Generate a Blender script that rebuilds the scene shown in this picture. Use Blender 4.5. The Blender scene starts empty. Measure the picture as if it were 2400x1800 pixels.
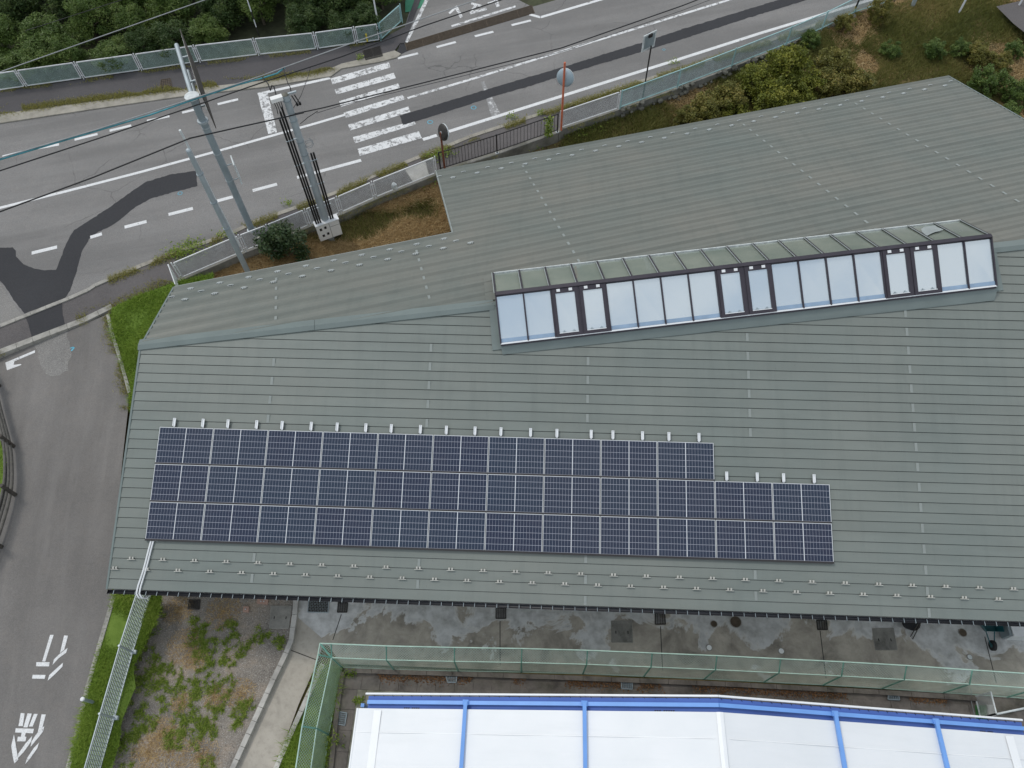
import bpy, bmesh, math, random
import numpy as np
from mathutils import Vector, Matrix
from mathutils.geometry import tessellate_polygon
random.seed(7); RNG = np.random.default_rng(7)
R_ = math.radians
scene = bpy.context.scene
COL = scene.collection

# ------------------------------------------------------------------ camera (surveyed from the photograph)
CZ = 25.2; FPX = 1720.0
CM = Matrix(((0.99918277, 0.0267994, -0.03025851), (0.03863744, -0.85312866, 0.52026785), (-0.01187154, -0.52101178, -0.85346692)))
cam = bpy.data.objects.new('camera', bpy.data.cameras.new('camera')); COL.objects.link(cam)
cam.data.sensor_width = 36.0; cam.data.lens = FPX / 2400.0 * 36.0
cam.data.clip_start = 0.1; cam.data.clip_end = 2000.0
cx, cy, cz = CM @ Vector((1, 0, 0)), CM @ Vector((0, -1, 0)), CM @ Vector((0, 0, -1))
cam.matrix_world = Matrix(((cx.x, cy.x, cz.x, 0), (cx.y, cy.y, cz.y, 0), (cx.z, cy.z, cz.z, CZ), (0, 0, 0, 1)))
scene.camera = cam

# ------------------------------------------------------------------ sky, sun, exposure
SUN_EL, SUN_AZ = 56.0, 305.0      # azimuth clockwise from +Y
wd = bpy.data.worlds.new('World'); scene.world = wd; wd.use_nodes = True
wn = wd.node_tree; wn.nodes.clear()
w_out = wn.nodes.new('ShaderNodeOutputWorld'); w_bg = wn.nodes.new('ShaderNodeBackground')
w_sky = wn.nodes.new('ShaderNodeTexSky'); w_sky.sky_type = 'NISHITA'; w_sky.sun_disc = False
w_sky.sun_elevation = R_(SUN_EL); w_sky.sun_rotation = R_(SUN_AZ); w_sky.air_density = 1.0; w_sky.dust_density = 3.0
w_tc = wn.nodes.new('ShaderNodeTexCoord'); w_no = wn.nodes.new('ShaderNodeTexNoise')
w_no.inputs['Scale'].default_value = 7.0; w_no.inputs['Detail'].default_value = 6.0; w_no.inputs['Roughness'].default_value = 0.55
w_rp = wn.nodes.new('ShaderNodeValToRGB')
w_rp.color_ramp.elements[0].position = 0.38; w_rp.color_ramp.elements[0].color = (4.0, 5.3, 6.9, 1)
w_rp.color_ramp.elements[1].position = 0.60; w_rp.color_ramp.elements[1].color = (9.2, 9.3, 9.3, 1)
w_mx = wn.nodes.new('ShaderNodeMix'); w_mx.data_type = 'RGBA'; w_mx.inputs[0].default_value = 0.82
wn.links.new(w_tc.outputs['Generated'], w_no.inputs['Vector']); wn.links.new(w_no.outputs['Fac'], w_rp.inputs['Fac'])
wn.links.new(w_sky.outputs[0], w_mx.inputs[6]); wn.links.new(w_rp.outputs[0], w_mx.inputs[7])
wn.links.new(w_mx.outputs[2], w_bg.inputs['Color']); w_bg.inputs['Strength'].default_value = 0.11
wn.links.new(w_bg.outputs[0], w_out.inputs[0])
sun = bpy.data.objects.new('sun', bpy.data.lights.new('sun', 'SUN')); COL.objects.link(sun)
sun.data.energy = 1.2; sun.data.angle = R_(11); sun.data.color = (1.0, 0.96, 0.9)
sd = Vector((math.sin(R_(SUN_AZ)) * math.cos(R_(SUN_EL)), math.cos(R_(SUN_AZ)) * math.cos(R_(SUN_EL)), math.sin(R_(SUN_EL))))
sun.rotation_euler = sd.to_track_quat('Z', 'Y').to_euler(); sun.location = (0, 0, 60)
scene.view_settings.view_transform = 'Standard'; scene.view_settings.look = 'None'
cyc = scene.cycles; cyc.max_bounces = 6; cyc.diffuse_bounces = 3; cyc.glossy_bounces = 2; cyc.transmission_bounces = 2; cyc.transparent_max_bounces = 10; cyc.caustics_reflective = False; cyc.caustics_refractive = False
scene.view_settings.exposure = 0.1; scene.view_settings.gamma = 1.0

# ------------------------------------------------------------------ survey helpers: a photo point read at a known height gives a place
def ray(px, py): return CM @ Vector((px - 1200.0, py - 900.0, FPX))
def G(px, py, z):
    r = ray(px, py); t = (z - CZ) / r.z
    return Vector((r.x * t, r.y * t, z))
def PL(px, py, n, p):                      # on a sloping plane
    r = ray(px, py); o = Vector((0, 0, CZ)); t = n.dot(p - o) / n.dot(r)
    return o + r * t
def PRJ(w):
    c = CM.transposed() @ (Vector(w) - Vector((0, 0, CZ))); return FPX * c.x / c.z + 1200, FPX * c.y / c.z + 900
def HT(b, py):                             # height of a post standing at b whose head shows at photo row py
    lo, hi = 0.0, 14.0
    for _ in range(40):
        m = (lo + hi) / 2
        if PRJ((b[0], b[1], b[2] + m))[1] > py: lo = m
        else: hi = m
    return lo
def Z1(pts, s, ox=0, oy=0): return [(ox + x * s, oy + y * s) for x, y in pts]

# ------------------------------------------------------------------ materials
class NT:
    def __init__(s, name):
        s.m = bpy.data.materials.new(name); s.m.use_nodes = True; s.t = s.m.node_tree; s.t.nodes.clear()
        s.out = s.t.nodes.new('ShaderNodeOutputMaterial'); s._pos = None
    def n(s, typ, ins=None, **props):
        nd = s.t.nodes.new(typ)
        for k, v in props.items(): setattr(nd, k, v)
        for k, v in (ins or {}).items():
            if hasattr(v, 'is_linked') or hasattr(v, 'links'): s.t.links.new(v, nd.inputs[k])
            else: nd.inputs[k].default_value = v
        return nd
    def pos(s):
        if s._pos is None: s._pos = s.n('ShaderNodeNewGeometry').outputs['Position']
        return s._pos
    def noise(s, scale, detail=5, rough=0.55, vec=None, dist=0.0):
        return s.n('ShaderNodeTexNoise', {'Vector': vec or s.pos(), 'Scale': scale, 'Detail': detail, 'Roughness': rough, 'Distortion': dist}).outputs['Fac']
    def ramp(s, fac, stops):
        nd = s.n('ShaderNodeValToRGB', {'Fac': fac}); e = nd.color_ramp.elements
        while len(e) < len(stops): e.new(0.5)
        for el, (p, c) in zip(e, stops): el.position = p; el.color = (c[0], c[1], c[2], 1) if not isinstance(c, (int, float)) else (c, c, c, 1)
        return nd.outputs[0]
    def mix(s, fac, a, b, blend='MIX'):
        nd = s.n('ShaderNodeMix', data_type='RGBA', blend_type=blend)
        for i, v in ((0, fac), (6, a), (7, b)):
            if hasattr(v, 'links'): s.t.links.new(v, nd.inputs[i])
            else: nd.inputs[i].default_value = v if i == 0 else (v[0], v[1], v[2], 1)
        return nd.outputs[2]
    def math(s, op, a, b=0.0, c=0.0):
        nd = s.n('ShaderNodeMath', operation=op)
        for i, v in enumerate((a, b, c)):
            if hasattr(v, 'links'): s.t.links.new(v, nd.inputs[i])
            else: nd.inputs[i].default_value = v
        return nd.outputs[0]
    def bsdf(s, col, rough=0.7, metal=0.0, spec=0.4, bump=None, bstr=0.3, bdist=0.02, coat=0.0, coat_r=0.05, trans=0.0):
        b = s.n('ShaderNodeBsdfPrincipled')
        for k, v in (('Base Color', col), ('Roughness', rough), ('Metallic', metal), ('Specular IOR Level', spec), ('Coat Weight', coat), ('Coat Roughness', coat_r), ('Transmission Weight', trans)):
            if hasattr(v, 'links'): s.t.links.new(v, b.inputs[k])
            else: b.inputs[k].default_value = (v[0], v[1], v[2], 1) if k == 'Base Color' else v
        if bump is not None:
            bn = s.n('ShaderNodeBump', {'Height': bump, 'Strength': bstr, 'Distance': bdist}); s.t.links.new(bn.outputs[0], b.inputs['Normal'])
        s.b = b; return b.outputs[0]
    def done(s, sh): s.t.links.new(sh, s.out.inputs['Surface']); return s.m
MAT = {}
def k(c, f): return tuple(min(1, v * f) for v in c)
def plain(name, c, rough=0.6, metal=0.0, spec=0.4, var=0.12, scale=3.0, fine=40.0, coat=0.0):
    t = NT(name); f = t.ramp(t.noise(scale, 4), [(0.3, k(c, 1 - var)), (0.7, k(c, 1 + var))])
    f2 = t.mix(t.math('MULTIPLY', t.noise(fine, 2), 0.25), f, k(c, 0.72))
    MAT[name] = t.done(t.bsdf(f2, rough, metal, spec, coat=coat)); return MAT[name]

def asphalt(name, c, warm=0.0, spk=0.5, dark=0.8, cracks=0.0, lane=None):
    t = NT(name); big = t.ramp(t.noise(0.35, 5, 0.6), [(0.3, k(c, dark)), (0.72, k(c, 1.12))])
    mid = t.mix(t.math('MULTIPLY', t.ramp(t.noise(2.4, 6, 0.65), [(0.45, 0), (0.8, 1)]), 0.35), big, (c[0] * (1.25 + warm), c[1] * 1.2, c[2] * (1.15 - warm)))
    mid = t.mix(t.math('MULTIPLY', t.ramp(t.noise(11, 5, 0.75), [(0.38, 1), (0.6, 0)]), 0.32), mid, k(c, 0.66))
    sp = t.ramp(t.noise(27, 3, 0.8), [(0.42, 0), (0.68, 1)])
    col = t.mix(t.math('MULTIPLY', sp, spk), mid, k(c, 1.75)); col = t.mix(t.math('MULTIPLY', t.ramp(t.noise(55, 2, 0.7), [(0.30, 1), (0.45, 0)]), 0.5), col, k(c, 0.5))
    if lane is not None:                  # tyre-polished tracks, worn and damp streaks along the way
        v = t.n('ShaderNodeMapping', {'Vector': t.pos(), 'Rotation': (0, 0, -lane)}).outputs[0]; v = t.n('ShaderNodeMapping', {'Vector': v, 'Scale': (0.1, 1.0, 1.0)}).outputs[0]
        col = t.mix(t.math('MULTIPLY', t.ramp(t.noise(0.75, 4, 0.55, v), [(0.38, 1), (0.6, 0)]), 0.42), col, k(c, 0.62))
        col = t.mix(t.math('MULTIPLY', t.ramp(t.noise(1.7, 6, 0.7, v), [(0.52, 0), (0.7, 1)]), 0.3), col, k(c, 1.35))
    if cracks:
        vo = t.n('ShaderNodeTexVoronoi', {'Vector': t.n('ShaderNodeMix', {4: t.pos(), 5: t.n('ShaderNodeTexNoise', {'Vector': t.pos(), 'Scale': 1.2, 'Detail': 6.0}).outputs['Color'], 0: 0.35}, data_type='VECTOR').outputs[1], 'Scale': 0.55}, feature='DISTANCE_TO_EDGE').outputs['Distance']
        m = t.math('MULTIPLY', t.ramp(vo, [(0.0025, 1), (0.008, 0)]), t.ramp(t.noise(0.3, 3), [(0.52, 0), (0.6, 1)]))
        col = t.mix(t.math('MULTIPLY', m, cracks), col, k(c, 0.35))
    MAT[name] = t.done(t.bsdf(col, 0.9, 0, 0.25, bump=t.noise(60, 3, 0.8), bstr=0.35, bdist=0.01)); return MAT[name]
asphalt('road_asphalt', (0.195, 0.188, 0.18), 0.03, 0.6, 0.8, 0.55, R_(17))
asphalt('lane_asphalt', (0.185, 0.174, 0.163), 0.04, 0.3, 0.8, 0.0, R_(98))
asphalt('pavement_asphalt', (0.085, 0.08, 0.082), 0.0, 0.35, 0.8)
asphalt('footway_asphalt', (0.115, 0.106, 0.104), 0.04, 0.4, 0.7)
asphalt('new_asphalt', (0.043, 0.043, 0.046), 0.0, 0.22, 0.9)
asphalt('rough_asphalt', (0.2, 0.192, 0.18), 0.03, 0.75, 0.7)

YM0 = 7.0
def concrete(name, c, stain=0.7, moss=0.0, white=0.0, sc=0.9):
    t = NT(name); a = t.ramp(t.noise(sc, 7, 0.65, dist=0.4), [(0.34, k(c, 0.45)), (0.5, k(c, 0.85)), (0.68, k(c, 1.15))])
    a = t.mix(stain, k(c, 1.0), a); a = t.mix(t.math('MULTIPLY', t.ramp(t.noise(6.0, 6, 0.7), [(0.5, 0), (0.75, 1)]), 0.5), a, k(c, 0.55))
    if white:
        g = t.n('ShaderNodeSeparateXYZ', {0: t.pos()}).outputs[1]
        near = t.n('ShaderNodeMapRange', {0: g, 1: 5.0, 2: 6.3}).outputs[0]
        f = t.math('ADD', t.noise(0.62, 6, 0.62, dist=0.6), t.math('MULTIPLY', near, 0.22))
        mr = t.n('ShaderNodeMapRange', {0: f, 1: 0.62, 2: 0.66}).outputs[0]
        a = t.mix(t.math('MULTIPLY', mr, white), a, t.ramp(t.noise(2.6, 6, 0.65), [(0.3, (0.34, 0.335, 0.32)), (0.62, (0.62, 0.62, 0.61))]))
        ring = t.n('ShaderNodeMapRange', {0: t.math('ABSOLUTE', t.math('SUBTRACT', f, 0.645)), 1: 0.03, 2: 0.0, 3: 0.0, 4: 0.6}).outputs[0]
        a = t.mix(t.math('MULTIPLY', ring, white), a, (0.68, 0.67, 0.64))
    if moss: a = t.mix(t.math('MULTIPLY', t.ramp(t.noise(1.4, 5, 0.6), [(0.45, 0), (0.7, 1)]), moss), a, (0.11, 0.12, 0.06))
    MAT[name] = t.done(t.bsdf(a, 0.88, 0, 0.25, bump=t.noise(22, 5, 0.7), bstr=0.3, bdist=0.015)); return MAT[name]
concrete('yard_concrete', (0.46, 0.415, 0.35), 1.0, 0.05, 0.9)
concrete('path_concrete', (0.42, 0.385, 0.33), 0.5)
concrete('kerb_concrete', (0.36, 0.345, 0.31), 0.7, 0.1, 0, 3.0)
concrete('gutter_concrete', (0.35, 0.325, 0.275), 0.6, 0.15, 0, 1.6)
concrete('wall_concrete', (0.25, 0.24, 0.215), 0.95, 0.3, 0, 1.3)
concrete('mossy_paver', (0.34, 0.32, 0.25), 0.8, 0.5, 0, 2.2)
concrete('dark_paver', (0.23, 0.2, 0.175), 0.95, 0.25, 0, 1.6)
concrete('pit_concrete', (0.25, 0.24, 0.215), 1.0, 0.0, 0, 2.0)
concrete('pale_concrete', (0.52, 0.50, 0.46), 0.8)

def roofmat(name, c, dust, dustc, rough=0.42):
    t = NT(name)
    v = t.n('ShaderNodeMapping', {'Vector': t.pos(), 'Scale': (0.5, 2.4, 2.4)}).outputs[0]
    a = t.ramp(t.noise(0.9, 6, 0.6, v), [(0.3, k(c, 0.9)), (0.7, k(c, 1.09))])
    a = t.mix(t.math('MULTIPLY', t.ramp(t.noise(0.22, 5, 0.6), [(0.3, 0), (0.7, 1)]), dust), a, dustc)
    oi = t.n('ShaderNodeObjectInfo').outputs['Random']
    a = t.mix(t.math('MULTIPLY', oi, 0.22), a, k(c, 0.78))
    v2 = t.n('ShaderNodeMapping', {'Vector': t.pos(), 'Scale': (2.6, 0.28, 0.28)}).outputs[0]      # run-off streaks down the slope
    a = t.mix(t.math('MULTIPLY', t.ramp(t.noise(1.0, 5, 0.65, v2), [(0.5, 0), (0.72, 1)]), 0.28), a, k(c, 0.74))
    a = t.mix(t.math('MULTIPLY', t.ramp(t.noise(24, 2, 0.6), [(0.70, 0), (0.74, 1)]), 0.5), a, k(c, 0.55))
    a = t.mix(t.math('MULTIPLY', t.ramp(t.noise(9, 4, 0.7), [(0.62, 0), (0.8, 1)]), 0.25), a, k(c, 1.35))
    MAT[name] = t.done(t.bsdf(a, rough, 0.0, 0.3, bump=t.noise(5, 3), bstr=0.08, bdist=0.02)); return MAT[name]
roofmat('roof_green', (0.166, 0.190, 0.174), 0.6, (0.212, 0.219, 0.193))
roofmat('roof_green_weathered', (0.145, 0.163, 0.145), 0.8, (0.202, 0.192, 0.162), 0.5)
plain('roof_joint', (0.25, 0.272, 0.255), 0.4, 0.0, 0.3, 0.06)
plain('roof_trim', (0.165, 0.197, 0.187), 0.4, 0.0, 0.3, 0.08, 1.2)
plain('roof_underlay', (0.03, 0.033, 0.032), 0.8)
plain('gutter_black', (0.025, 0.026, 0.03), 0.4)
plain('bronze_frame', (0.055, 0.048, 0.058), 0.4, 0.4, 0.4)
plain('steel', (0.55, 0.56, 0.56), 0.38, 0.75, 0.5)
plain('galvanised', (0.42, 0.47, 0.49), 0.5, 0.35, 0.4, 0.12, 2.0)
plain('galvanised_dark', (0.3, 0.35, 0.37), 0.55, 0.25, 0.4, 0.15, 2.0)
plain('aluminium', (0.82, 0.83, 0.83), 0.35, 0.3, 0.5, 0.05)
plain('white_metal', (0.72, 0.73, 0.73), 0.5, 0, 0.4, 0.08)
plain('white_worn', (0.6, 0.63, 0.62), 0.55, 0, 0.4, 0.2, 6.0)
plain('cyan_metal', (0.36, 0.56, 0.56), 0.5, 0, 0.4, 0.12)
plain('green_metal', (0.17, 0.37, 0.29), 0.5, 0, 0.4, 0.2, 4.0)
plain('pale_green_metal', (0.40, 0.55, 0.46), 0.5, 0, 0.4, 0.15, 5.0)
plain('black_metal', (0.03, 0.027, 0.027), 0.5)
plain('black_cable', (0.012, 0.012, 0.013), 0.45)
plain('grey_cable', (0.3, 0.31, 0.31), 0.6)
plain('teal_cable', (0.06, 0.25, 0.29), 0.5, var=0.3, scale=5)
plain('orange_paint', (0.62, 0.17, 0.09), 0.5, 0, 0.4, 0.15, 6)
plain('rust', (0.19, 0.07, 0.04), 0.8, 0, 0.3, 0.35, 8)
plain('cream_plastic', (0.8, 0.79, 0.76), 0.45, var=0.05)
plain('dark_glass', (0.03, 0.03, 0.035), 0.15, spec=0.6)
plain('old_timber', (0.075, 0.066, 0.056), 0.85, var=0.35, scale=9)
plain('grey_log', (0.115, 0.108, 0.095), 0.85, var=0.3, scale=7)
plain('iron', (0.05, 0.046, 0.042), 0.6, 0.3, var=0.25, scale=10)
plain('rusty_iron', (0.095, 0.072, 0.05), 0.75, 0.2, var=0.25, scale=8)
plain('grate_void', (0.012, 0.012, 0.012), 0.9)
plain('terracotta', (0.42, 0.27, 0.21), 0.8)
plain('wall_plaster', (0.55, 0.54, 0.5), 0.8)
plain('blue_steel', (0.16, 0.34, 0.72), 0.4, 0, 0.4, 0.07, 1.5)
plain('blue_sheet', (0.07, 0.145, 0.45), 0.45, 0, 0.4, 0.12, 1.0)
plain('ink', (0.02, 0.025, 0.06), 0.7)
plain('rubber', (0.02, 0.02, 0.022), 0.7)
plain('teal_steel', (0.015, 0.10, 0.115), 0.4, var=0.25, scale=4)
plain('yellow_plastic', (0.62, 0.5, 0.08), 0.5)
plain('turf_green', (0.04, 0.13, 0.04), 0.9, var=0.2, scale=12)
plain('green_paint', (0.06, 0.24, 0.14), 0.8, var=0.15)
plain('blue_mark', (0.12, 0.42, 0.55), 0.8)
plain('stone', (0.15, 0.145, 0.12), 0.9, var=0.45, scale=4)
plain('bark', (0.11, 0.09, 0.065), 0.9, var=0.3, scale=10)
plain('mirror_back', (0.36, 0.44, 0.48), 0.45, 0.1)
plain('soil', (0.055, 0.06, 0.03), 0.95, var=0.4, scale=2)

def paint(name, wear, c=(0.74, 0.74, 0.73)):
    t = NT(name); n1 = t.ramp(t.noise(5, 7, 0.72, dist=0.3), [(wear, 0), (wear + 0.07, 1)]); n2 = t.ramp(t.noise(30, 4, 0.7), [(0.3, 0.45), (0.52, 1)])
    col = t.mix(t.math('MULTIPLY', n1, n2), (0.24, 0.235, 0.23), t.ramp(t.noise(2, 4), [(0.3, k(c, 0.88)), (0.7, c)]))
    MAT[name] = t.done(t.bsdf(col, 0.75, 0, 0.3)); return MAT[name]
paint('paint', 0.33); paint('paint_worn', 0.425); paint('paint_faded', 0.53, (0.6, 0.6, 0.59))

t = NT('solar_cell'); oi = t.n('ShaderNodeObjectInfo').outputs['Random']
vo = t.n('ShaderNodeTexVoronoi', {'Vector': t.pos(), 'Scale': 5.5}).outputs['Color']
cc = t.mix(t.math('MULTIPLY', t.n('ShaderNodeSeparateColor', {0: vo}).outputs[0], 0.6), (0.008, 0.016, 0.042), (0.014, 0.017, 0.042))
cc = t.mix(t.math('MULTIPLY', oi, 0.8), cc, (0.012, 0.026, 0.05))
MAT['solar_cell'] = t.done(t.bsdf(cc, 0.3, 0, 0.35, coat=0.35, coat_r=0.08))
t = NT('solar_backsheet'); MAT['solar_backsheet'] = t.done(t.bsdf((0.40, 0.41, 0.47), 0.35, 0, 0.4, coat=0.35, coat_r=0.08))

t = NT('skylight_glass')                    # frosted pane with a reflective solar coating
MAT['skylight_glass'] = t.done(t.bsdf((0.58, 0.64, 0.675), 0.08, 0.6, 0.5, bump=t.noise(1.3, 2), bstr=0.05, bdist=0.05))
t = NT('skylight_rear_glass'); g = t.ramp(t.noise(0.9, 4), [(0.3, (0.185, 0.22, 0.19)), (0.7, (0.27, 0.295, 0.25))])
MAT['skylight_rear_glass'] = t.done(t.bsdf(g, 0.12, 0, 0.5, coat=1.0, coat_r=0.03))
plain('putty', (0.3, 0.33, 0.32), 0.5)
plain('reflection_blue', (0.27, 0.37, 0.49), 0.4)  # tint for the frame's reflection painted on the skylight panes

t = NT('canopy_white'); g = t.ramp(t.noise(0.5, 4, 0.5), [(0.3, (0.70, 0.72, 0.73)), (0.7, (0.765, 0.775, 0.78))])
v = t.n('ShaderNodeMapping', {'Vector': t.pos(), 'Scale': (0.35, 3.0, 1.0)}).outputs[0]
g = t.mix(t.math('MULTIPLY', t.ramp(t.noise(1.2, 6, 0.65, v), [(0.5, 0), (0.75, 1)]), 0.22), g, (0.60, 0.62, 0.62))
MAT['canopy_white'] = t.done(t.bsdf(g, 0.45, 0, 0.4, bump=t.noise(1.2, 3), bstr=0.2, bdist=0.05))
plain('canopy_tape', (0.85, 0.86, 0.86), 0.5, var=0.02)

def meshmat(name, c, size, wire, diag=True, rough=0.5):
    t = NT(name); uv = t.n('ShaderNodeTexCoord').outputs['UV']
    x, y, _ = (t.n('ShaderNodeSeparateXYZ', {0: uv}).outputs)
    if diag: a, b = t.math('ADD', x, y), t.math('SUBTRACT', x, y)
    else: a, b = x, y
    fa = t.math('LESS_THAN', t.math('FRACT', t.math('DIVIDE', a, size)), wire / size); fb = t.math('LESS_THAN', t.math('FRACT', t.math('DIVIDE', b, size)), wire / size)
    al = t.math('MAXIMUM', fa, fb); col = t.ramp(t.noise(3, 4), [(0.3, k(c, 0.85)), (0.7, k(c, 1.15))])
    sh = t.n('ShaderNodeMixShader', {0: al, 1: t.n('ShaderNodeBsdfTransparent').outputs[0], 2: t.bsdf(col, rough)}).outputs[0]
    MAT[name] = t.done(sh); return MAT[name]
meshmat('expanded_green', (0.40, 0.52, 0.47), 0.034, 0.0085)
meshmat('expanded_white', (0.6, 0.63, 0.63), 0.03, 0.0075)
meshmat('expanded_cyan', (0.42, 0.56, 0.56), 0.03, 0.009)
meshmat('chain_green', (0.40, 0.52, 0.45), 0.085, 0.012)
meshmat('net_green', (0.50, 0.68, 0.57), 0.03, 0.0095, False)

def leafmat(name, lo, mid, hi, rough=0.5, trans=0.25):
    t = NT(name); a = t.n('ShaderNodeAttribute', attribute_name='rnd').outputs['Fac']
    col = t.ramp(a, [(0.0, lo), (0.55, mid), (1.0, hi)])
    col = t.mix(t.math('MULTIPLY', t.ramp(t.noise(0.8, 3), [(0.35, 0), (0.65, 1)]), 0.5), col, mid)
    d = t.bsdf(col, rough, 0, 0.3); tr = t.n('ShaderNodeBsdfTranslucent', {'Color': col}).outputs[0]
    MAT[name] = t.done(t.n('ShaderNodeMixShader', {0: trans, 1: d, 2: tr}).outputs[0]); return MAT[name]
leafmat('leaf_dark', (0.022, 0.045, 0.012), (0.05, 0.088, 0.022), (0.135, 0.175, 0.05))
leafmat('leaf_mid', (0.04, 0.078, 0.016), (0.095, 0.15, 0.03), (0.21, 0.26, 0.07))
leafmat('leaf_yellow', (0.08, 0.098, 0.016), (0.17, 0.19, 0.028), (0.33, 0.31, 0.05))
leafmat('leaf_olive', (0.085, 0.09, 0.02), (0.17, 0.165, 0.035), (0.31, 0.235, 0.065))
leafmat('leaf_camellia', (0.022, 0.044, 0.016), (0.05, 0.085, 0.03), (0.17, 0.20, 0.10), 0.28, 0.15)
leafmat('grass_lawn', (0.09, 0.16, 0.02), (0.23, 0.345, 0.045), (0.44, 0.53, 0.11), 0.6, 0.4)
leafmat('grass_wild', (0.08, 0.10, 0.024), (0.17, 0.178, 0.045), (0.40, 0.32, 0.13), 0.6, 0.4)
leafmat('grass_weed', (0.11, 0.18, 0.025), (0.24, 0.33, 0.05), (0.46, 0.50, 0.14), 0.6, 0.4)
leafmat('grass_dry', (0.24, 0.15, 0.06), (0.50, 0.35, 0.165), (0.78, 0.62, 0.36), 0.7, 0.35)
leafmat('grass_kerb', (0.17, 0.17, 0.035), (0.30, 0.285, 0.07), (0.48, 0.42, 0.18), 0.6, 0.4)

def groundmat(name, stops, sc=1.2, bump=0.5, speck=None):
    t = NT(name); a = t.ramp(t.noise(sc, 8, 0.68), stops)
    if speck: a = t.mix(t.math('MULTIPLY', t.ramp(t.noise(26, 3, 0.75), [(0.54, 0), (0.64, 1)]), speck[1]), a, speck[0]); a = t.mix(t.math('MULTIPLY', t.ramp(t.noise(19, 3, 0.75), [(0.32, 1), (0.46, 0)]), 0.6), a, (0.05, 0.045, 0.04))
    MAT[name] = t.done(t.bsdf(a, 0.95, 0, 0.15, bump=t.noise(30, 4, 0.8), bstr=bump, bdist=0.05)); return MAT[name]
groundmat('gravel', [(0.3, (0.16, 0.145, 0.13)), (0.5, (0.25, 0.222, 0.19)), (0.68, (0.35, 0.28, 0.215))], 0.9, 0.7, ((0.55, 0.54, 0.51), 0.6))
groundmat('bank_soil', [(0.3, (0.05, 0.05, 0.02)), (0.5, (0.12, 0.10, 0.04)), (0.7, (0.24, 0.17, 0.085))], 0.7)
groundmat('lawn_soil', [(0.3, (0.10, 0.16, 0.025)), (0.7, (0.16, 0.235, 0.045))], 2.0)
groundmat('strip_soil', [(0.3, (0.06, 0.055, 0.025)), (0.5, (0.13, 0.10, 0.045)), (0.7, (0.24, 0.17, 0.08))], 2.0)

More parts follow.
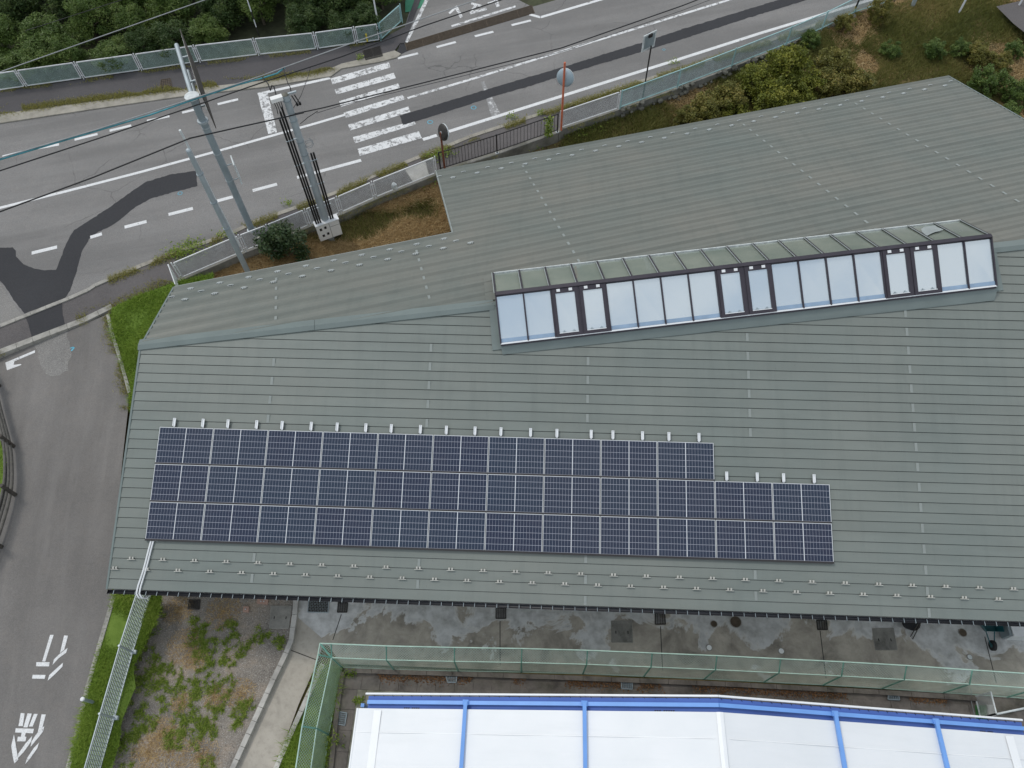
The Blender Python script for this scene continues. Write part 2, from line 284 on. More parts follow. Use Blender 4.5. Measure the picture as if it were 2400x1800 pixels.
# ------------------------------------------------------------------ mesh builders
class MB:
    def __init__(s): s.v = []; s.f = []; s.uv = {}; s.smooth = []
    def add(s, vs, fs, smooth=False):
        o = len(s.v); s.v += [tuple(p) for p in vs]
        for f in fs: s.f.append(tuple(i + o for i in f)); s.smooth.append(smooth)
        return s
    def hexa(s, p):      # 8 points, bottom ring then top ring
        return s.add(p, [(3, 2, 1, 0), (4, 5, 6, 7), (0, 1, 5, 4), (1, 2, 6, 5), (2, 3, 7, 6), (3, 0, 4, 7)])
    def box(s, c, size, ax=None, ay=None, az=None):
        c = Vector(c); ax = Vector(ax or (1, 0, 0)).normalized(); az = Vector(az or (0, 0, 1)).normalized()
        ay = Vector(ay).normalized() if ay else az.cross(ax).normalized()
        hx, hy, hz = (d / 2 for d in size)
        return s.hexa([c + ax * sx * hx + ay * sy * hy + az * sz * hz for sz in (-1, 1) for sx, sy in ((-1, -1), (1, -1), (1, 1), (-1, 1))])
    def bar(s, a, b, w, h, up=(0, 0, 1)):
        a, b = Vector(a), Vector(b); d = b - a; u = Vector(up)
        if abs(d.normalized().dot(u)) > 0.98: u = Vector((0, 1, 0))
        y = u.cross(d).normalized(); z = d.cross(y).normalized()
        return s.box((a + b) / 2, (d.length, w, h), d, y, z)
    def tube(s, pts, r, n=8, r2=None, cap=True):
        pts = [Vector(p) for p in pts]; m = len(pts); rings = []
        for i, p in enumerate(pts):
            d = (pts[min(i + 1, m - 1)] - pts[max(i - 1, 0)]).normalized(); u = Vector((0, 0, 1)) if abs(d.z) < 0.95 else Vector((1, 0, 0))
            x = d.cross(u).normalized(); y = d.cross(x).normalized(); rr = r if r2 is None else r + (r2 - r) * i / (m - 1)
            rings.append([p + (x * math.cos(2 * math.pi * j / n) + y * math.sin(2 * math.pi * j / n)) * rr for j in range(n)])
        vs = [q for rg in rings for q in rg]; fs = []
        for i in range(m - 1):
            for j in range(n): fs.append((i * n + j, i * n + (j + 1) % n, (i + 1) * n + (j + 1) % n, (i + 1) * n + j))
        s.add(vs, fs, True)
        if cap: s.add(rings[0], [tuple(range(n))]); s.add(rings[-1], [tuple(reversed(range(n)))])
        return s
    def disc(s, c, r, h, n=20, axis=(0, 0, 1), dome=0.0):
        c = Vector(c); a = Vector(axis).normalized(); s.tube([c, c + a * h], r, n)
        if dome: s.dome(c + a * h, r, dome, n, a)
        return s
    def dome(s, c, r, h, n=20, axis=(0, 0, 1), rows=4):
        c = Vector(c); a = Vector(axis).normalized(); u = Vector((0, 0, 1)) if abs(a.z) < 0.95 else Vector((1, 0, 0)); x = a.cross(u).normalized(); y = a.cross(x)
        vs = []
        for i in range(rows):
            th = math.pi / 2 * i / rows
            vs += [c + (x * math.cos(2 * math.pi * j / n) + y * math.sin(2 * math.pi * j / n)) * r * math.cos(th) + a * h * math.sin(th) for j in range(n)]
        vs.append(c + a * h); fs = []
        for i in range(rows - 1):
            for j in range(n): fs.append((i * n + j, i * n + (j + 1) % n, (i + 1) * n + (j + 1) % n, (i + 1) * n + j))
        for j in range(n): fs.append(((rows - 1) * n + j, (rows - 1) * n + (j + 1) % n, len(vs) - 1))
        return s.add(vs, fs, True)
    def prism(s, poly, dz=None, vec=None):     # 3D polygon, extruded down by dz or along vec
        poly = [Vector(p) for p in poly]; e = Vector(vec) if vec is not None else Vector((0, 0, -dz)); m = len(poly)
        tri = tessellate_polygon([poly]); nrm = Vector((0, 0, 0))
        for i in range(m):
            a, b = poly[i], poly[(i + 1) % m]; nrm += a.cross(b)
        up = nrm.dot(e) < 0
        vs = poly + [p + e for p in poly]; fs = []
        for t_ in tri:
            tn = (poly[t_[1]] - poly[t_[0]]).cross(poly[t_[2]] - poly[t_[0]])
            if tn.dot(e) > 0: t_ = tuple(reversed(t_))
            fs.append(tuple(t_)); fs.append(tuple(i + m for i in reversed(t_)))
        for i in range(m):
            j = (i + 1) % m; fs.append((i + m, j + m, j, i) if up else (i, j, j + m, i + m))
        return s.add(vs, fs)
    def sheet(s, poly):
        poly = [Vector(p) for p in poly]; fs = []
        for t_ in tessellate_polygon([poly]):
            if (poly[t_[1]] - poly[t_[0]]).cross(poly[t_[2]] - poly[t_[0]]).z < 0: t_ = tuple(reversed(t_))
            fs.append(tuple(t_))
        return s.add(poly, fs)
    def quad_uv(s, a, b, c, d):                # a-b along, a-d up; uv in metres
        a, b, c, d = map(Vector, (a, b, c, d)); i = len(s.f); s.add([a, b, c, d], [(0, 1, 2, 3)]); w = (b - a).length; x = (b - a).normalized()
        s.uv[i] = [(0, 0), (w, 0), ((c - a).dot(x), (c - b).length), ((d - a).dot(x), (d - a).length)]
        return s
    def mesh(s, name, mat):
        me = bpy.data.meshes.new(name); me.from_pydata(s.v, [], s.f)
        if mat: me.materials.append(MAT[mat])
        if any(s.smooth): me.polygons.foreach_set('use_smooth', s.smooth)
        if s.uv:
            ul = me.uv_layers.new(name='UVMap')
            for fi, uvs in s.uv.items():
                for li, q in zip(me.polygons[fi].loop_indices, uvs): ul.data[li].uv = q
        me.update(); return me
    def build(s, name, mat, parent=None): return link(name, s.mesh(name, mat), parent)
def link(name, me, parent=None):
    o = bpy.data.objects.new(name, me); COL.objects.link(o)
    if parent is not None: o.parent = parent; o.matrix_parent_inverse = parent.matrix_world.inverted()
    return o
def tag(o, label=None, cat=None, group=None, kind=None):
    for a, b in (('label', label), ('category', cat), ('group', group), ('kind', kind)):
        if b: o[a] = b
    return o
def thing(name, loc, label, cat, group=None, rz=0.0):
    o = bpy.data.objects.new(name, None); COL.objects.link(o); o.location = loc; o.rotation_euler = (0, 0, rz); o.empty_display_size = 0.2
    o.matrix_world = Matrix.Translation(Vector(loc)) @ Matrix.Rotation(rz, 4, 'Z')
    return tag(o, label, cat, group)
def struct(o): o['kind'] = 'structure'; return o
def place(name, me, parent, mw):               # share mesh data at a world matrix under a parent
    o = bpy.data.objects.new(name, me); COL.objects.link(o); o.parent = parent; o.matrix_parent_inverse = parent.matrix_world.inverted(); o.matrix_world = mw; return o
ORD = ['first', 'second', 'third', 'fourth', 'fifth', 'sixth', 'seventh', 'eighth', 'ninth', 'tenth', 'eleventh', 'twelfth'] + ['%dth' % i for i in range(13, 21)] + ['21st', '22nd', '23rd', '24th', '25th']

# leaves and blades: many small faces in one mesh, with a per-face random attribute
def facemesh(name, V, nper, mat, rnd):
    nf = len(V) // nper; me = bpy.data.meshes.new(name)
    me.vertices.add(len(V)); me.vertices.foreach_set('co', V.astype(np.float32).ravel())
    me.loops.add(len(V)); me.loops.foreach_set('vertex_index', np.arange(len(V), dtype=np.int32))
    me.polygons.add(nf); me.polygons.foreach_set('loop_start', np.arange(0, len(V), nper, dtype=np.int32))
    me.update(calc_edges=True)
    at = me.attributes.new('rnd', 'FLOAT', 'FACE'); at.data.foreach_set('value', rnd.astype(np.float32))
    me.materials.append(MAT[mat]); return me
def leaves(P, L, W, mat, name, up=0.3, rnd=None):
    n = len(P); d = RNG.normal(size=(n, 3)); d[:, 2] = d[:, 2] * 0.6; d /= np.linalg.norm(d, axis=1)[:, None]
    nn = RNG.normal(size=(n, 3)); nn[:, 2] = np.abs(nn[:, 2]) + up; s = np.cross(d, nn); s /= np.linalg.norm(s, axis=1)[:, None] + 1e-9
    l = (L * RNG.uniform(0.6, 1.3, n))[:, None]; w = (W * RNG.uniform(0.6, 1.3, n))[:, None]
    V = np.empty((n, 4, 3)); V[:, 0] = P - d * l * 0.5; V[:, 1] = P + s * w * 0.5; V[:, 2] = P + d * l * 0.5; V[:, 3] = P - s * w * 0.5
    return facemesh(name, V.reshape(-1, 3), 4, mat, RNG.uniform(0, 1, n) if rnd is None else rnd)
def blades(P, H, W, mat, name, lean=0.5, rnd=None):
    n = len(P); a = RNG.uniform(0, 2 * math.pi, n); h = (H * RNG.uniform(0.5, 1.35, n)); b = RNG.uniform(0, 2 * math.pi, n); le = h * lean * RNG.uniform(0.3, 1.4, n)
    side = np.stack([np.cos(a), np.sin(a), 0 * a], 1) * (W * 0.5); tip = np.stack([np.cos(b) * le, np.sin(b) * le, h], 1)
    V = np.empty((n, 3, 3)); V[:, 0] = P - side; V[:, 1] = P + side; V[:, 2] = P + tip
    return facemesh(name, V.reshape(-1, 3), 3, mat, RNG.uniform(0, 1, n) if rnd is None else rnd)
def inpoly(X, Y, poly):
    r = np.zeros(len(X), bool); m = len(poly)
    for i in range(m):
        x1, y1 = poly[i][0], poly[i][1]; x2, y2 = poly[(i + 1) % m][0], poly[(i + 1) % m][1]
        c = ((y1 > Y) != (y2 > Y)) & (X < (x2 - x1) * (Y - y1) / (y2 - y1 + 1e-12) + x1); r ^= c
    return r
def scatter(poly, n):
    xs = [p[0] for p in poly]; ys = [p[1] for p in poly]; out = np.empty((0, 2))
    while len(out) < n:
        X = RNG.uniform(min(xs), max(xs), n * 2); Y = RNG.uniform(min(ys), max(ys), n * 2); kx = inpoly(X, Y, poly)
        out = np.concatenate([out, np.stack([X[kx], Y[kx]], 1)])
    return out[:n]
def lump(X, Y, sc, seed=0):                    # cheap smooth noise 0..1
    r = np.random.default_rng(seed); s = 0
    for _ in range(7):
        a = r.uniform(0, 6.28); f = sc * r.uniform(0.5, 1.8); s = s + np.sin((X * math.cos(a) + Y * math.sin(a)) * f + r.uniform(0, 6.28))
    return 0.5 + s / 7.0 * 0.9

# ================================================================== SETTING
ZR = 1.70                                       # road level above the school yard
def ragged(px, amp=0.75, step=6):
    out = []; r = random.Random(int(px[0][0] * 7 + len(px)))
    for (ax, ay), (bx, by) in zip(px, px[1:] + px[:1]):
        n = max(1, int(math.hypot(bx - ax, by - ay) / step))
        for i in range(n): out.append((ax + (bx - ax) * i / n + r.uniform(-amp, amp), ay + (by - ay) * i / n + r.uniform(-amp, amp)))
    return out
def sheetp(name, px, z, mat, parent=None, s=1.0, ox=0, oy=0):
    if name in ('asphalt_patch', 'worn_surface'): px = ragged(px)
    return MB().sheet([G(x, y, z) for x, y in Z1(px, s, ox, oy)]).build(name, mat, parent)
struct(MB().sheet([(-250, -250, -0.06), (250, -250, -0.06), (250, 300, -0.06), (-250, 300, -0.06)]).build('ground', 'bank_soil'))
WALLPX = [(405, 664), (460, 640), (557, 597), (637, 566), (725, 530), (800, 501), (887, 463), (1021, 409), (1033, 402), (1165, 360), (1306, 310), (1318, 301), (1449, 256), (1585, 207), (1712, 158), (1839, 106), (2001, 33), (2085, 6)]
WALL = [G(x, y, ZR) for x, y in WALLPX]
wdir = (WALL[-1] - WALL[-3]).normalized(); WEXT = WALL[-1] + wdir * 40
# upper terrace that carries the road; its southern face is the retaining wall
KW = [G(0, 826, ZR - 0.04), G(76, 798, ZR - 0.04), G(197, 751, ZR - 0.04), G(262, 721, ZR - 0.04), G(330, 690, ZR - 0.04)]
KD = (KW[1] - KW[0]).normalized(); KW0 = KW[0] - KD * 40
terr = [Vector((p.x, p.y, ZR - 0.03)) for p in [KW0] + KW + WALL + [WEXT]] + [Vector((WEXT.x, 160, ZR - 0.03)), Vector((-120, 160, ZR - 0.03)), Vector((-120, KW0.y, ZR - 0.03))]
struct(MB().prism(terr, 1.9).build('terrace', 'soil'))

# ---- road with its markings
N_EDGE = [(0, 287), (232, 252), (450, 221), (615, 203), (775, 177), (800, 160), (887, 145), (930, 134)]
S_EDGE = [(0, 765), (107, 722), (205, 681), (254, 655), (330, 625), (409, 593), (480, 570), (542, 546), (593, 523), (690, 488), (800, 447), (900, 402), (973, 372), (1031, 350), (1100, 322), (1200, 289), (1320, 250), (1450, 208), (1600, 160), (1780, 104), (1900, 62), (2060, 12)]
ne = [G(x, y, ZR) for x, y in N_EDGE]; se = [G(x, y, ZR) for x, y in S_EDGE]
d0 = (se[1] - se[0]).normalized(); d1 = (se[-1] - se[-4]).normalized()
rn0 = ne[0] - (ne[1] - ne[0]).normalized() * 40; far = se[-1] + d1 * 70
nfar = G(1247, 16, ZR) + d1 * 90
road = struct(MB().sheet([se[0] - d0 * 40] + se + [far, nfar, G(1247, 16, ZR), G(1100, -60, ZR), G(985, -60, ZR), G(938, 100, ZR)] + list(reversed(ne)) + [rn0]).build('road', 'road_asphalt'))
def stripe(a, b, w, mat='paint', name='lane_line', s=0.3617, ox=0, oy=0, lift=0.006):
    p, q = G(ox + a[0] * s, oy + a[1] * s, ZR + lift), G(ox + b[0] * s, oy + b[1] * s, ZR + lift); d = (q - p).normalized(); n = Vector((-d.y, d.x, 0)) * w / 2
    return MB().sheet([p - n, q - n, q + n, p + n]).build(name, mat, road)
for a, b in (((15, 1015), (190, 973)), ((248, 960), (383, 935)), ((483, 905), (632, 868)), ((710, 847), (850, 813)), ((952, 783), (1098, 752)), ((1180, 730), (1290, 703)), ((1410, 675), (1543, 643))): stripe(a, b, 0.17, name='dash')
for a, b in (((365, 378), (497, 345)), ((617, 305), (742, 272)), ((865, 235), (985, 205)), ((1103, 163), (1228, 132))): stripe(a, b, 0.17, name='dash', ox=800)
for a, b in (((205, 1640), (370, 1600)), ((585, 1538), (660, 1515)), ((807, 1472), (950, 1435)), ((1092, 1390), (1250, 1350)), ((1370, 1312), (1508, 1275)), ((1637, 1235), (1795, 1193))): stripe(a, b, 0.19, name='dash')
stripe((1670, 610), (2140, 505), 0.19); stripe((1925, 1150), (2340, 1038), 0.19)
stripe((1220, 93), (1290, 112), 0.19, ox=800); stripe((1290, 112), (2300, -185), 0.19, ox=800)
def line(pts, w, mat, name):
    ps = [G(x, y, ZR + 0.006) for x, y in pts]; L, Rr = [], []
    for i, p in enumerate(ps):
        d = (ps[min(i + 1, len(ps) - 1)] - ps[max(i - 1, 0)]).normalized(); n = Vector((-d.y, d.x, 0)) * w / 2; L.append(p + n); Rr.append(p - n)
    m = MB()
    for i in range(len(ps) - 1): m.sheet([Rr[i], Rr[i + 1], L[i + 1], L[i]])
    return m.build(name, mat, road)
line([(-150, 527), (0, 487), (160, 447), (330, 403), (521, 351), (669, 309), (740, 289), (808, 269)], 0.16, 'paint', 'centre_line')
line([(955, 230), (1100, 187), (1317, 120), (1600, 33), (1720, -4), (2000, -90)], 0.16, 'paint_worn', 'centre_line')
line([(991, 327), (1024, 317)], 0.2, 'paint', 'edge_line'); line([(1052, 308), (1180, 268), (1320, 224), (1450, 183), (1600, 136), (1781, 78), (2052, -4), (2300, -75)], 0.2, 'paint', 'edge_line')
XW = [[(1130, 885), (1150, 950), (1805, 760), (1785, 700)], [(1175, 1010), (1195, 1065), (1865, 880), (1840, 820)], [(1225, 1140), (1245, 1205), (1915, 995), (1890, 940)], [(1275, 1270), (1300, 1330), (1975, 1115), (1935, 1070)], [(1325, 1405), (1350, 1470), (2030, 1260), (2005, 1200)], [(1380, 1545), (1405, 1615), (2090, 1400), (2070, 1360)]]
for q in XW: sheetp('crosswalk_stripe', q, ZR + 0.007, 'paint_worn', road, 0.208, 540, 0)
sheetp('crosswalk_stripe', [(105, 965), (120, 1010), (522, 895), (502, 850)], ZR + 0.007, 'paint_worn', road, 0.3617, 800)
sheetp('stop_line', [(1673, 612), (1733, 600), (1770, 745), (1795, 857), (1738, 868), (1705, 735), (1690, 690)], ZR + 0.008, 'paint_worn', road, 0.3617)
sheetp('old_stop_line', [(905, 530), (925, 527), (1030, 735), (972, 752)], ZR + 0.005, 'paint_faded', road, 0.3617, 800)
# dark trench repairs
sheetp('asphalt_patch', [(-90, 575), (0, 580), (30, 580), (37, 588), (38, 601), (50, 615), (62, 623), (80, 629), (104, 633), (131, 632), (139, 613), (146, 596), (152, 577), (165, 553), (174, 539), (203, 521), (253, 488), (304, 452), (340, 427), (398, 409), (459, 400), (463, 436), (400, 452), (354, 465), (335, 476), (318, 485), (300, 499), (282, 515), (255, 532), (231, 543), (209, 560), (193, 587), (185, 613), (178, 642), (170, 663), (164, 681), (152, 699), (58, 735), (35, 708), (12, 671), (0, 658), (-90, 600)], ZR + 0.004, 'new_asphalt', road)
sheetp('asphalt_patch', [(937, 271), (1000, 252), (1100, 222), (1210, 189), (1316, 158), (1500, 101), (1600, 68), (1800, 7), (2000, -52), (2070, -55), (1889, 0), (1781, 33), (1690, 62), (1600, 91), (1480, 128), (1335, 171), (1250, 199), (1162, 224), (1050, 261), (945, 293)], ZR + 0.009, 'new_asphalt', road)
sheetp('asphalt_patch', [(924, 133), (939, 102), (948, 101), (957, 119), (940, 127)], ZR + 0.01, 'new_asphalt', road)
sheetp('worn_surface', [(-60, 670), (0, 662), (15, 690), (42, 728), (55, 738), (0, 760), (-60, 780)], ZR + 0.003, 'rough_asphalt', road)
def ring(px, py, r, name='survey_mark'):
    c = G(px, py, ZR + 0.008); m = MB()
    for i in range(14):
        a, b = i / 14 * 6.283, (i + 0.8) / 14 * 6.283
        m.sheet([c + Vector((math.cos(a) * r, math.sin(a) * r, 0)), c + Vector((math.cos(b) * r, math.sin(b) * r, 0)), c + Vector((math.cos(b) * r * 0.7, math.sin(b) * r * 0.7, 0)), c + Vector((math.cos(a) * r * 0.7, math.sin(a) * r * 0.7, 0))])
    m.build(name, 'blue_mark', road)
for a in ((422, 453, .11), (1110, 252, .14), (1008, 286, .14), (1556, 116, .08)): ring(*a)
# white letters on the side road and its stop line
def pix_poly(name, quads, s, ox, oy, mat, z, par):
    m = MB()
    for i, q in enumerate(quads): m.sheet([G(ox + x * s, oy + y * s, z + 0.0004 * i) for x, y in q])
    return m.build(name, mat, par)
def strk(a, b, w):
    a, b = Vector(a), Vector(b); d = (b - a).normalized(); n = Vector((-d.y, d.x)) * w / 2
    return [tuple(a - n), tuple(b - n), tuple(b + n), tuple(a + n)]
LS = dict(s=0.1808, ox=900, oy=0, mat='paint_worn', z=ZR + 0.006, par=road)
pix_poly('road_letter', [strk((845, 175), (940, 88), 28), strk((930, 80), (1005, 225), 40)], **LS)
pix_poly('road_letter', [strk((1115, 170), (1330, 112), 34), strk((1130, 150), (1200, 55), 30), strk((1130, 45), (1270, 78), 30)], **LS)
pix_poly('road_letter', [strk((1345, 45), (1470, 10), 26), strk((1440, -30), (1480, 85), 44)], **LS)
pix_poly('stop_line', [strk((875, 340), (1705, 82), 26)], **LS)
pix_poly('edge_line', [strk((285, 545), (365, 390), 44), strk((365, 390), (440, 240), 44), strk((440, 240), (560, -20), 46)], **LS)
pix_poly('painted_verge', [[(275, 25), (275, 160), (330, 150), (420, 120), (480, 95), (525, 0), (560, -60), (290, -60)]], 0.1808, 900, 0, 'green_paint', ZR + 0.012, road)

# ---- northern footway, kerb, gutter
npv = [(-60, 219), (0, 210), (67, 204), (197, 184), (336, 165), (470, 146), (608, 130), (745, 116), (836, 105), (893, 97), (915, 80), (950, 62), (985, -40), (1000, -40), (948, 100), (938, 101), (925, 118), (870, 134), (800, 150), (760, 168), (615, 190), (450, 207), (370, 218), (232, 236), (0, 268), (-60, 276)]
fn = struct(sheetp('footway_north', npv, ZR + 0.05, 'pavement_asphalt'))
gut = [(-60, 276), (0, 267), (232, 236), (370, 217), (450, 207), (615, 189), (760, 167), (800, 149), (870, 133), (925, 118), (940, 126), (930, 134), (887, 145), (800, 160), (775, 178), (615, 204), (450, 222), (232, 253), (0, 288), (-60, 297)]
struct(MB().prism([G(x, y, ZR + 0.058) for x, y in gut], 0.3).build('gutter_strip', 'gutter_concrete'))
# ---- southern footway and its kerbs
sfw = [(-40, 782), (0, 766), (107, 723), (205, 682), (254, 656), (330, 626), (409, 594), (480, 571), (542, 547), (593, 524), (690, 489), (800, 448), (900, 403), (973, 373), (1031, 351), (1100, 323), (1200, 290), (1320, 251), (1450, 209), (1600, 161), (1780, 105), (1900, 63), (2060, 13), (2110, -3), (2060, 14), (2001, 29)] + [(x, y - 3) for x, y in reversed(WALLPX[:-2])] + [(330, 690), (262, 721), (197, 751), (76, 798), (0, 826), (-40, 842)]
struct(sheetp('footway_south', sfw, ZR + 0.02, 'footway_asphalt'))
fs2 = [(x, y) for x, y in sfw]
for nm, pts in (('asphalt_patch', [(60, 742), (145, 708), (146, 730), (152, 765), (76, 797), (68, 765)]),):
    sheetp(nm, pts, ZR + 0.028, 'new_asphalt', road)
def kerb(name, pts, w, h, mat, z, par=None, zf=None):
    ps = [G(x, y, z) for x, y in pts]
    if zf: ps = [Vector((p.x, p.y, zf(p))) for p in ps]
    m = MB(); top = []
    L, Rr = [], []
    for i, p in enumerate(ps):
        d = (ps[min(i + 1, len(ps) - 1)] - ps[max(i - 1, 0)]); d.z = 0; d.normalize(); n = Vector((-d.y, d.x, 0)) * w / 2; L.append(p + n); Rr.append(p - n)
    for i in range(len(ps) - 1):
        g = (ps[i + 1] - ps[i]) * (0.006 / max(0.05, (ps[i + 1] - ps[i]).length)); a, b, c, d = Rr[i] + g, Rr[i + 1] - g, L[i + 1] - g, L[i] + g; dz = Vector((0, 0, -h))
        m.hexa([a + dz, b + dz, c + dz, d + dz, a, b, c, d])
    o = m.build(name, mat, par)
    return o if par else struct(o)
def resample(pts, step):
    out = [pts[0]]
    for a, b in zip(pts, pts[1:]):
        n = max(1, int(math.hypot(b[0] - a[0], b[1] - a[1]) / step))
        for i in range(1, n + 1): out.append((a[0] + (b[0] - a[0]) * i / n, a[1] + (b[1] - a[1]) * i / n))
    return out
kerb('kerb', resample([(-60, 790), (0, 763), (107, 720), (160, 699), (205, 679), (222, 668), (254, 654)], 34), 0.17, 0.3, 'kerb_concrete', ZR + 0.07)
kerb('kerb', resample([(254, 654), (330, 622), (409, 592), (480, 568), (542, 546), (593, 521), (690, 487), (800, 446), (900, 401), (973, 371), (1031, 349), (1100, 320), (1320, 249), (1450, 207), (1600, 159), (1780, 103), (1900, 61), (2060, 11)], 34), 0.2, 0.3, 'gutter_concrete', ZR + 0.05)
kerb('kerb', resample([(-60, 850), (0, 824), (76, 795), (197, 749), (262, 717)], 34), 0.26, 0.35, 'kerb_concrete', ZR + 0.06)
# ---- lane that falls away from the road along the west end of the building
LY0 = G(130, 790, 1.66).y; LSL = 0.085
LN = Vector((0, -LSL, 1)).normalized(); LP = Vector((0, LY0, 1.62))
def LZ(p): return LP.z + (p[1] - LY0) * LSL
def L(px, py, lift=0.0): return PL(px, py, LN, LP + Vector((0, 0, lift)))
lane_px = [(-320, 965), (0, 838), (76, 806), (197, 760), (256, 735), (262, 760), (275, 800), (290, 850), (303, 905), (300, 960), (290, 1050), (270, 1250), (262, 1400), (255, 1440), (236, 1500), (205, 1610), (180, 1720), (157, 1810), (140, 1900), (-320, 1900)]
lane = struct(MB().sheet([L(x, y) for x, y in lane_px]).build('lane', 'lane_asphalt'))
MB().sheet([L(x, y, 0.004) for x, y in ragged([(80, 805), (158, 775), (163, 800), (166, 840), (160, 868), (130, 885), (104, 880), (92, 850)], 4, 9)]).build('rough_surface', 'rough_asphalt', lane)
# road writing on the lane: stop line and two characters (seen upside down)
def lane_poly(name, quads, s=0.19892, ox=0, oy=1470, mat='paint'):
    m = MB()
    for i, q in enumerate(quads): m.sheet([L(ox + x * s, oy + y * s, 0.006 + 0.0005 * i) for x, y in q])
    return m.build(name, mat, lane)
lane_poly('road_letter', [[(590, 90), (632, 90), (533, 405), (497, 402)], [(428, 412), (585, 412), (578, 462), (425, 460)], [(385, 560), (538, 562), (525, 608), (377, 605)], [(755, 97), (802, 100), (757, 265), (706, 305)], [(797, 243), (780, 300), (690, 365), (618, 445), (635, 380), (690, 325)], [(742, 418), (735, 465), (640, 560), (562, 630), (580, 565), (660, 490)]])
lane_poly('road_letter', [[(245, 1010), (290, 1015), (268, 1165), (217, 1165)], [(325, 1015), (375, 1018), (325, 1180), (275, 1180)], [(400, 1020), (445, 1022), (385, 1170), (340, 1170)], [(490, 1025), (540, 1028), (495, 1200), (440, 1260)], [(185, 1190), (400, 1197), (388, 1250), (178, 1240)], [(255, 1240), (305, 1240), (290, 1295), (245, 1295)], [(210, 1290), (312, 1290), (300, 1345), (200, 1345)], [(165, 1262), (185, 1380), (215, 1560), (168, 1605), (150, 1520), (132, 1400)], [(380, 1280), (365, 1350), (280, 1470), (212, 1540), (215, 1490), (300, 1370)], [(522, 1165), (510, 1225), (460, 1290), (360, 1410), (372, 1345), (420, 1270), (480, 1200)], [(460, 1360), (440, 1425), (360, 1540), (298, 1612), (320, 1540), (400, 1420)]])
lane_poly('stop_line', [[(60, 1415), (400, 1272), (400, 1300), (280, 1350), (165, 1400), (155, 1440), (240, 1430), (245, 1440), (80, 1502)]], 0.20494, 0, 560, 'paint')
lane_poly('survey_mark', [strk((815, 1280), (850, 1240), 14), strk((805, 1250), (840, 1235), 10)], 0.20494, 0, 560, 'blue_mark')
kerb('kerb', resample([(250, 738), (259, 775), (272, 815), (283, 850), (294, 890), (300, 915)], 22), 0.1, 0.3, 'kerb_concrete', 0.5, zf=None) if False else None
def lkerb(name, pts, w, h, mat, lift):
    ps = [L(x, y, lift) for x, y in resample(pts, 24)]; m = MB(); Lf, Rr = [], []
    for i, p in enumerate(ps):
        d = (ps[min(i + 1, len(ps) - 1)] - ps[max(i - 1, 0)]); d.z = 0; d.normalize(); n = Vector((-d.y, d.x, 0)) * w / 2; Lf.append(p + n); Rr.append(p - n)
    for i in range(len(ps) - 1):
        g = (ps[i + 1] - ps[i]) * 0.01; a, b, c, d = Rr[i] + g, Rr[i + 1] - g, Lf[i + 1] - g, Lf[i] + g; dz = Vector((0, 0, -h)); m.hexa([a + dz, b + dz, c + dz, d + dz, a, b, c, d])
    return struct(m.build(name, mat))
lkerb('kerb', [(252, 736), (261, 775), (273, 815), (284, 850), (295, 890), (303, 920)], 0.12, 0.3, 'kerb_concrete', 0.1)
lkerb('kerb', [(268, 1392), (236, 1500), (205, 1610), (180, 1720), (155, 1815)], 0.14, 0.3, 'kerb_concrete', 0.1)

# ---- lawns beside the lane
lawn_px = [(262, 722), (330, 692), (408, 662), (500, 640), (500, 760), (420, 900), (330, 1000), (305, 960), (298, 895), (284, 852), (270, 812), (258, 770)]
lawn_poly = [L(x, y, 0.06) for x, y in lawn_px]; struct(MB().sheet(lawn_poly).build('lawn_ground', 'lawn_soil'))
strip_px = [(270, 1385), (382, 1385), (366, 1450), (330, 1530), (312, 1560), (318, 1610), (285, 1690), (280, 1740), (258, 1815), (160, 1815), (183, 1720), (208, 1610), (240, 1500)]
strip_poly = [L(x, y, 0.07) for x, y in strip_px]; struct(MB().sheet(strip_poly).build('verge_ground', 'lawn_soil'))
west_px = [(-400, 1000), (0, 1030), (8, 1060), (14, 1100), (10, 1145), (0, 1185), (-30, 1260), (-400, 1300)]
west_poly = [L(x, y, 0.08) for x, y in west_px]; struct(MB().sheet(west_poly).build('lawn_ground', 'lawn_soil'))

# ---- school yard: gravel, ramp path, concrete apron, paved margin of the pool
GZ = 0.12
grav_px = [(372, 1330), (720, 1340), (690, 1410), (684, 1480), (672, 1518), (640, 1590), (590, 1700), (535, 1815), (230, 1815), (262, 1680), (300, 1560), (335, 1440)]
struct(MB().prism([G(x, y, GZ) for x, y in grav_px], 0.18).build('gravel_yard', 'gravel'))
path_px = [(700, 1350), (960, 1350), (960, 1520), (757, 1512), (742, 1556), (700, 1650), (640, 1815), (540, 1815), (595, 1700), (645, 1590), (678, 1518), (690, 1480), (695, 1410)]
struct(MB().sheet([G(x, y, 0.02) for x, y in path_px]).build('ramp_path', 'path_concrete'))
yard_px = [(690, 1330), (2700, 1390), (2700, 1640), (2400, 1632), (1700, 1592), (1222, 1572), (800, 1556), (760, 1500), (690, 1440)]
yard = struct(MB().sheet([G(x, y, 0.026) for x, y in yard_px]).build('concrete_yard', 'yard_concrete'))
for a, b in (((1172, 1455), (1172, 1560)), ((1548, 1468), (1553, 1572)), ((1922, 1478), (1936, 1590)), ((2308, 1492), (2335, 1600)), ((800, 1440), (780, 1500)), ((682, 1524), (740, 1546))):
    p, q = G(*a, 0.028), G(*b, 0.028); d = (q - p).normalized(); n = Vector((-d.y, d.x, 0)) * 0.014
    MB().sheet([p - n, q - n, q + n, p + n]).build('expansion_joint', 'iron', yard)
kerb('kerb', resample([(694, 1395), (690, 1440), (682, 1500), (670, 1530), (640, 1592), (595, 1690), (540, 1810)], 30), 0.16, 0.3, 'pale_concrete', 0.2)
kerb('kerb', resample([(757, 1556), (735, 1600), (690, 1700), (640, 1815)], 30), 0.15, 0.3, 'pale_concrete', 0.16)
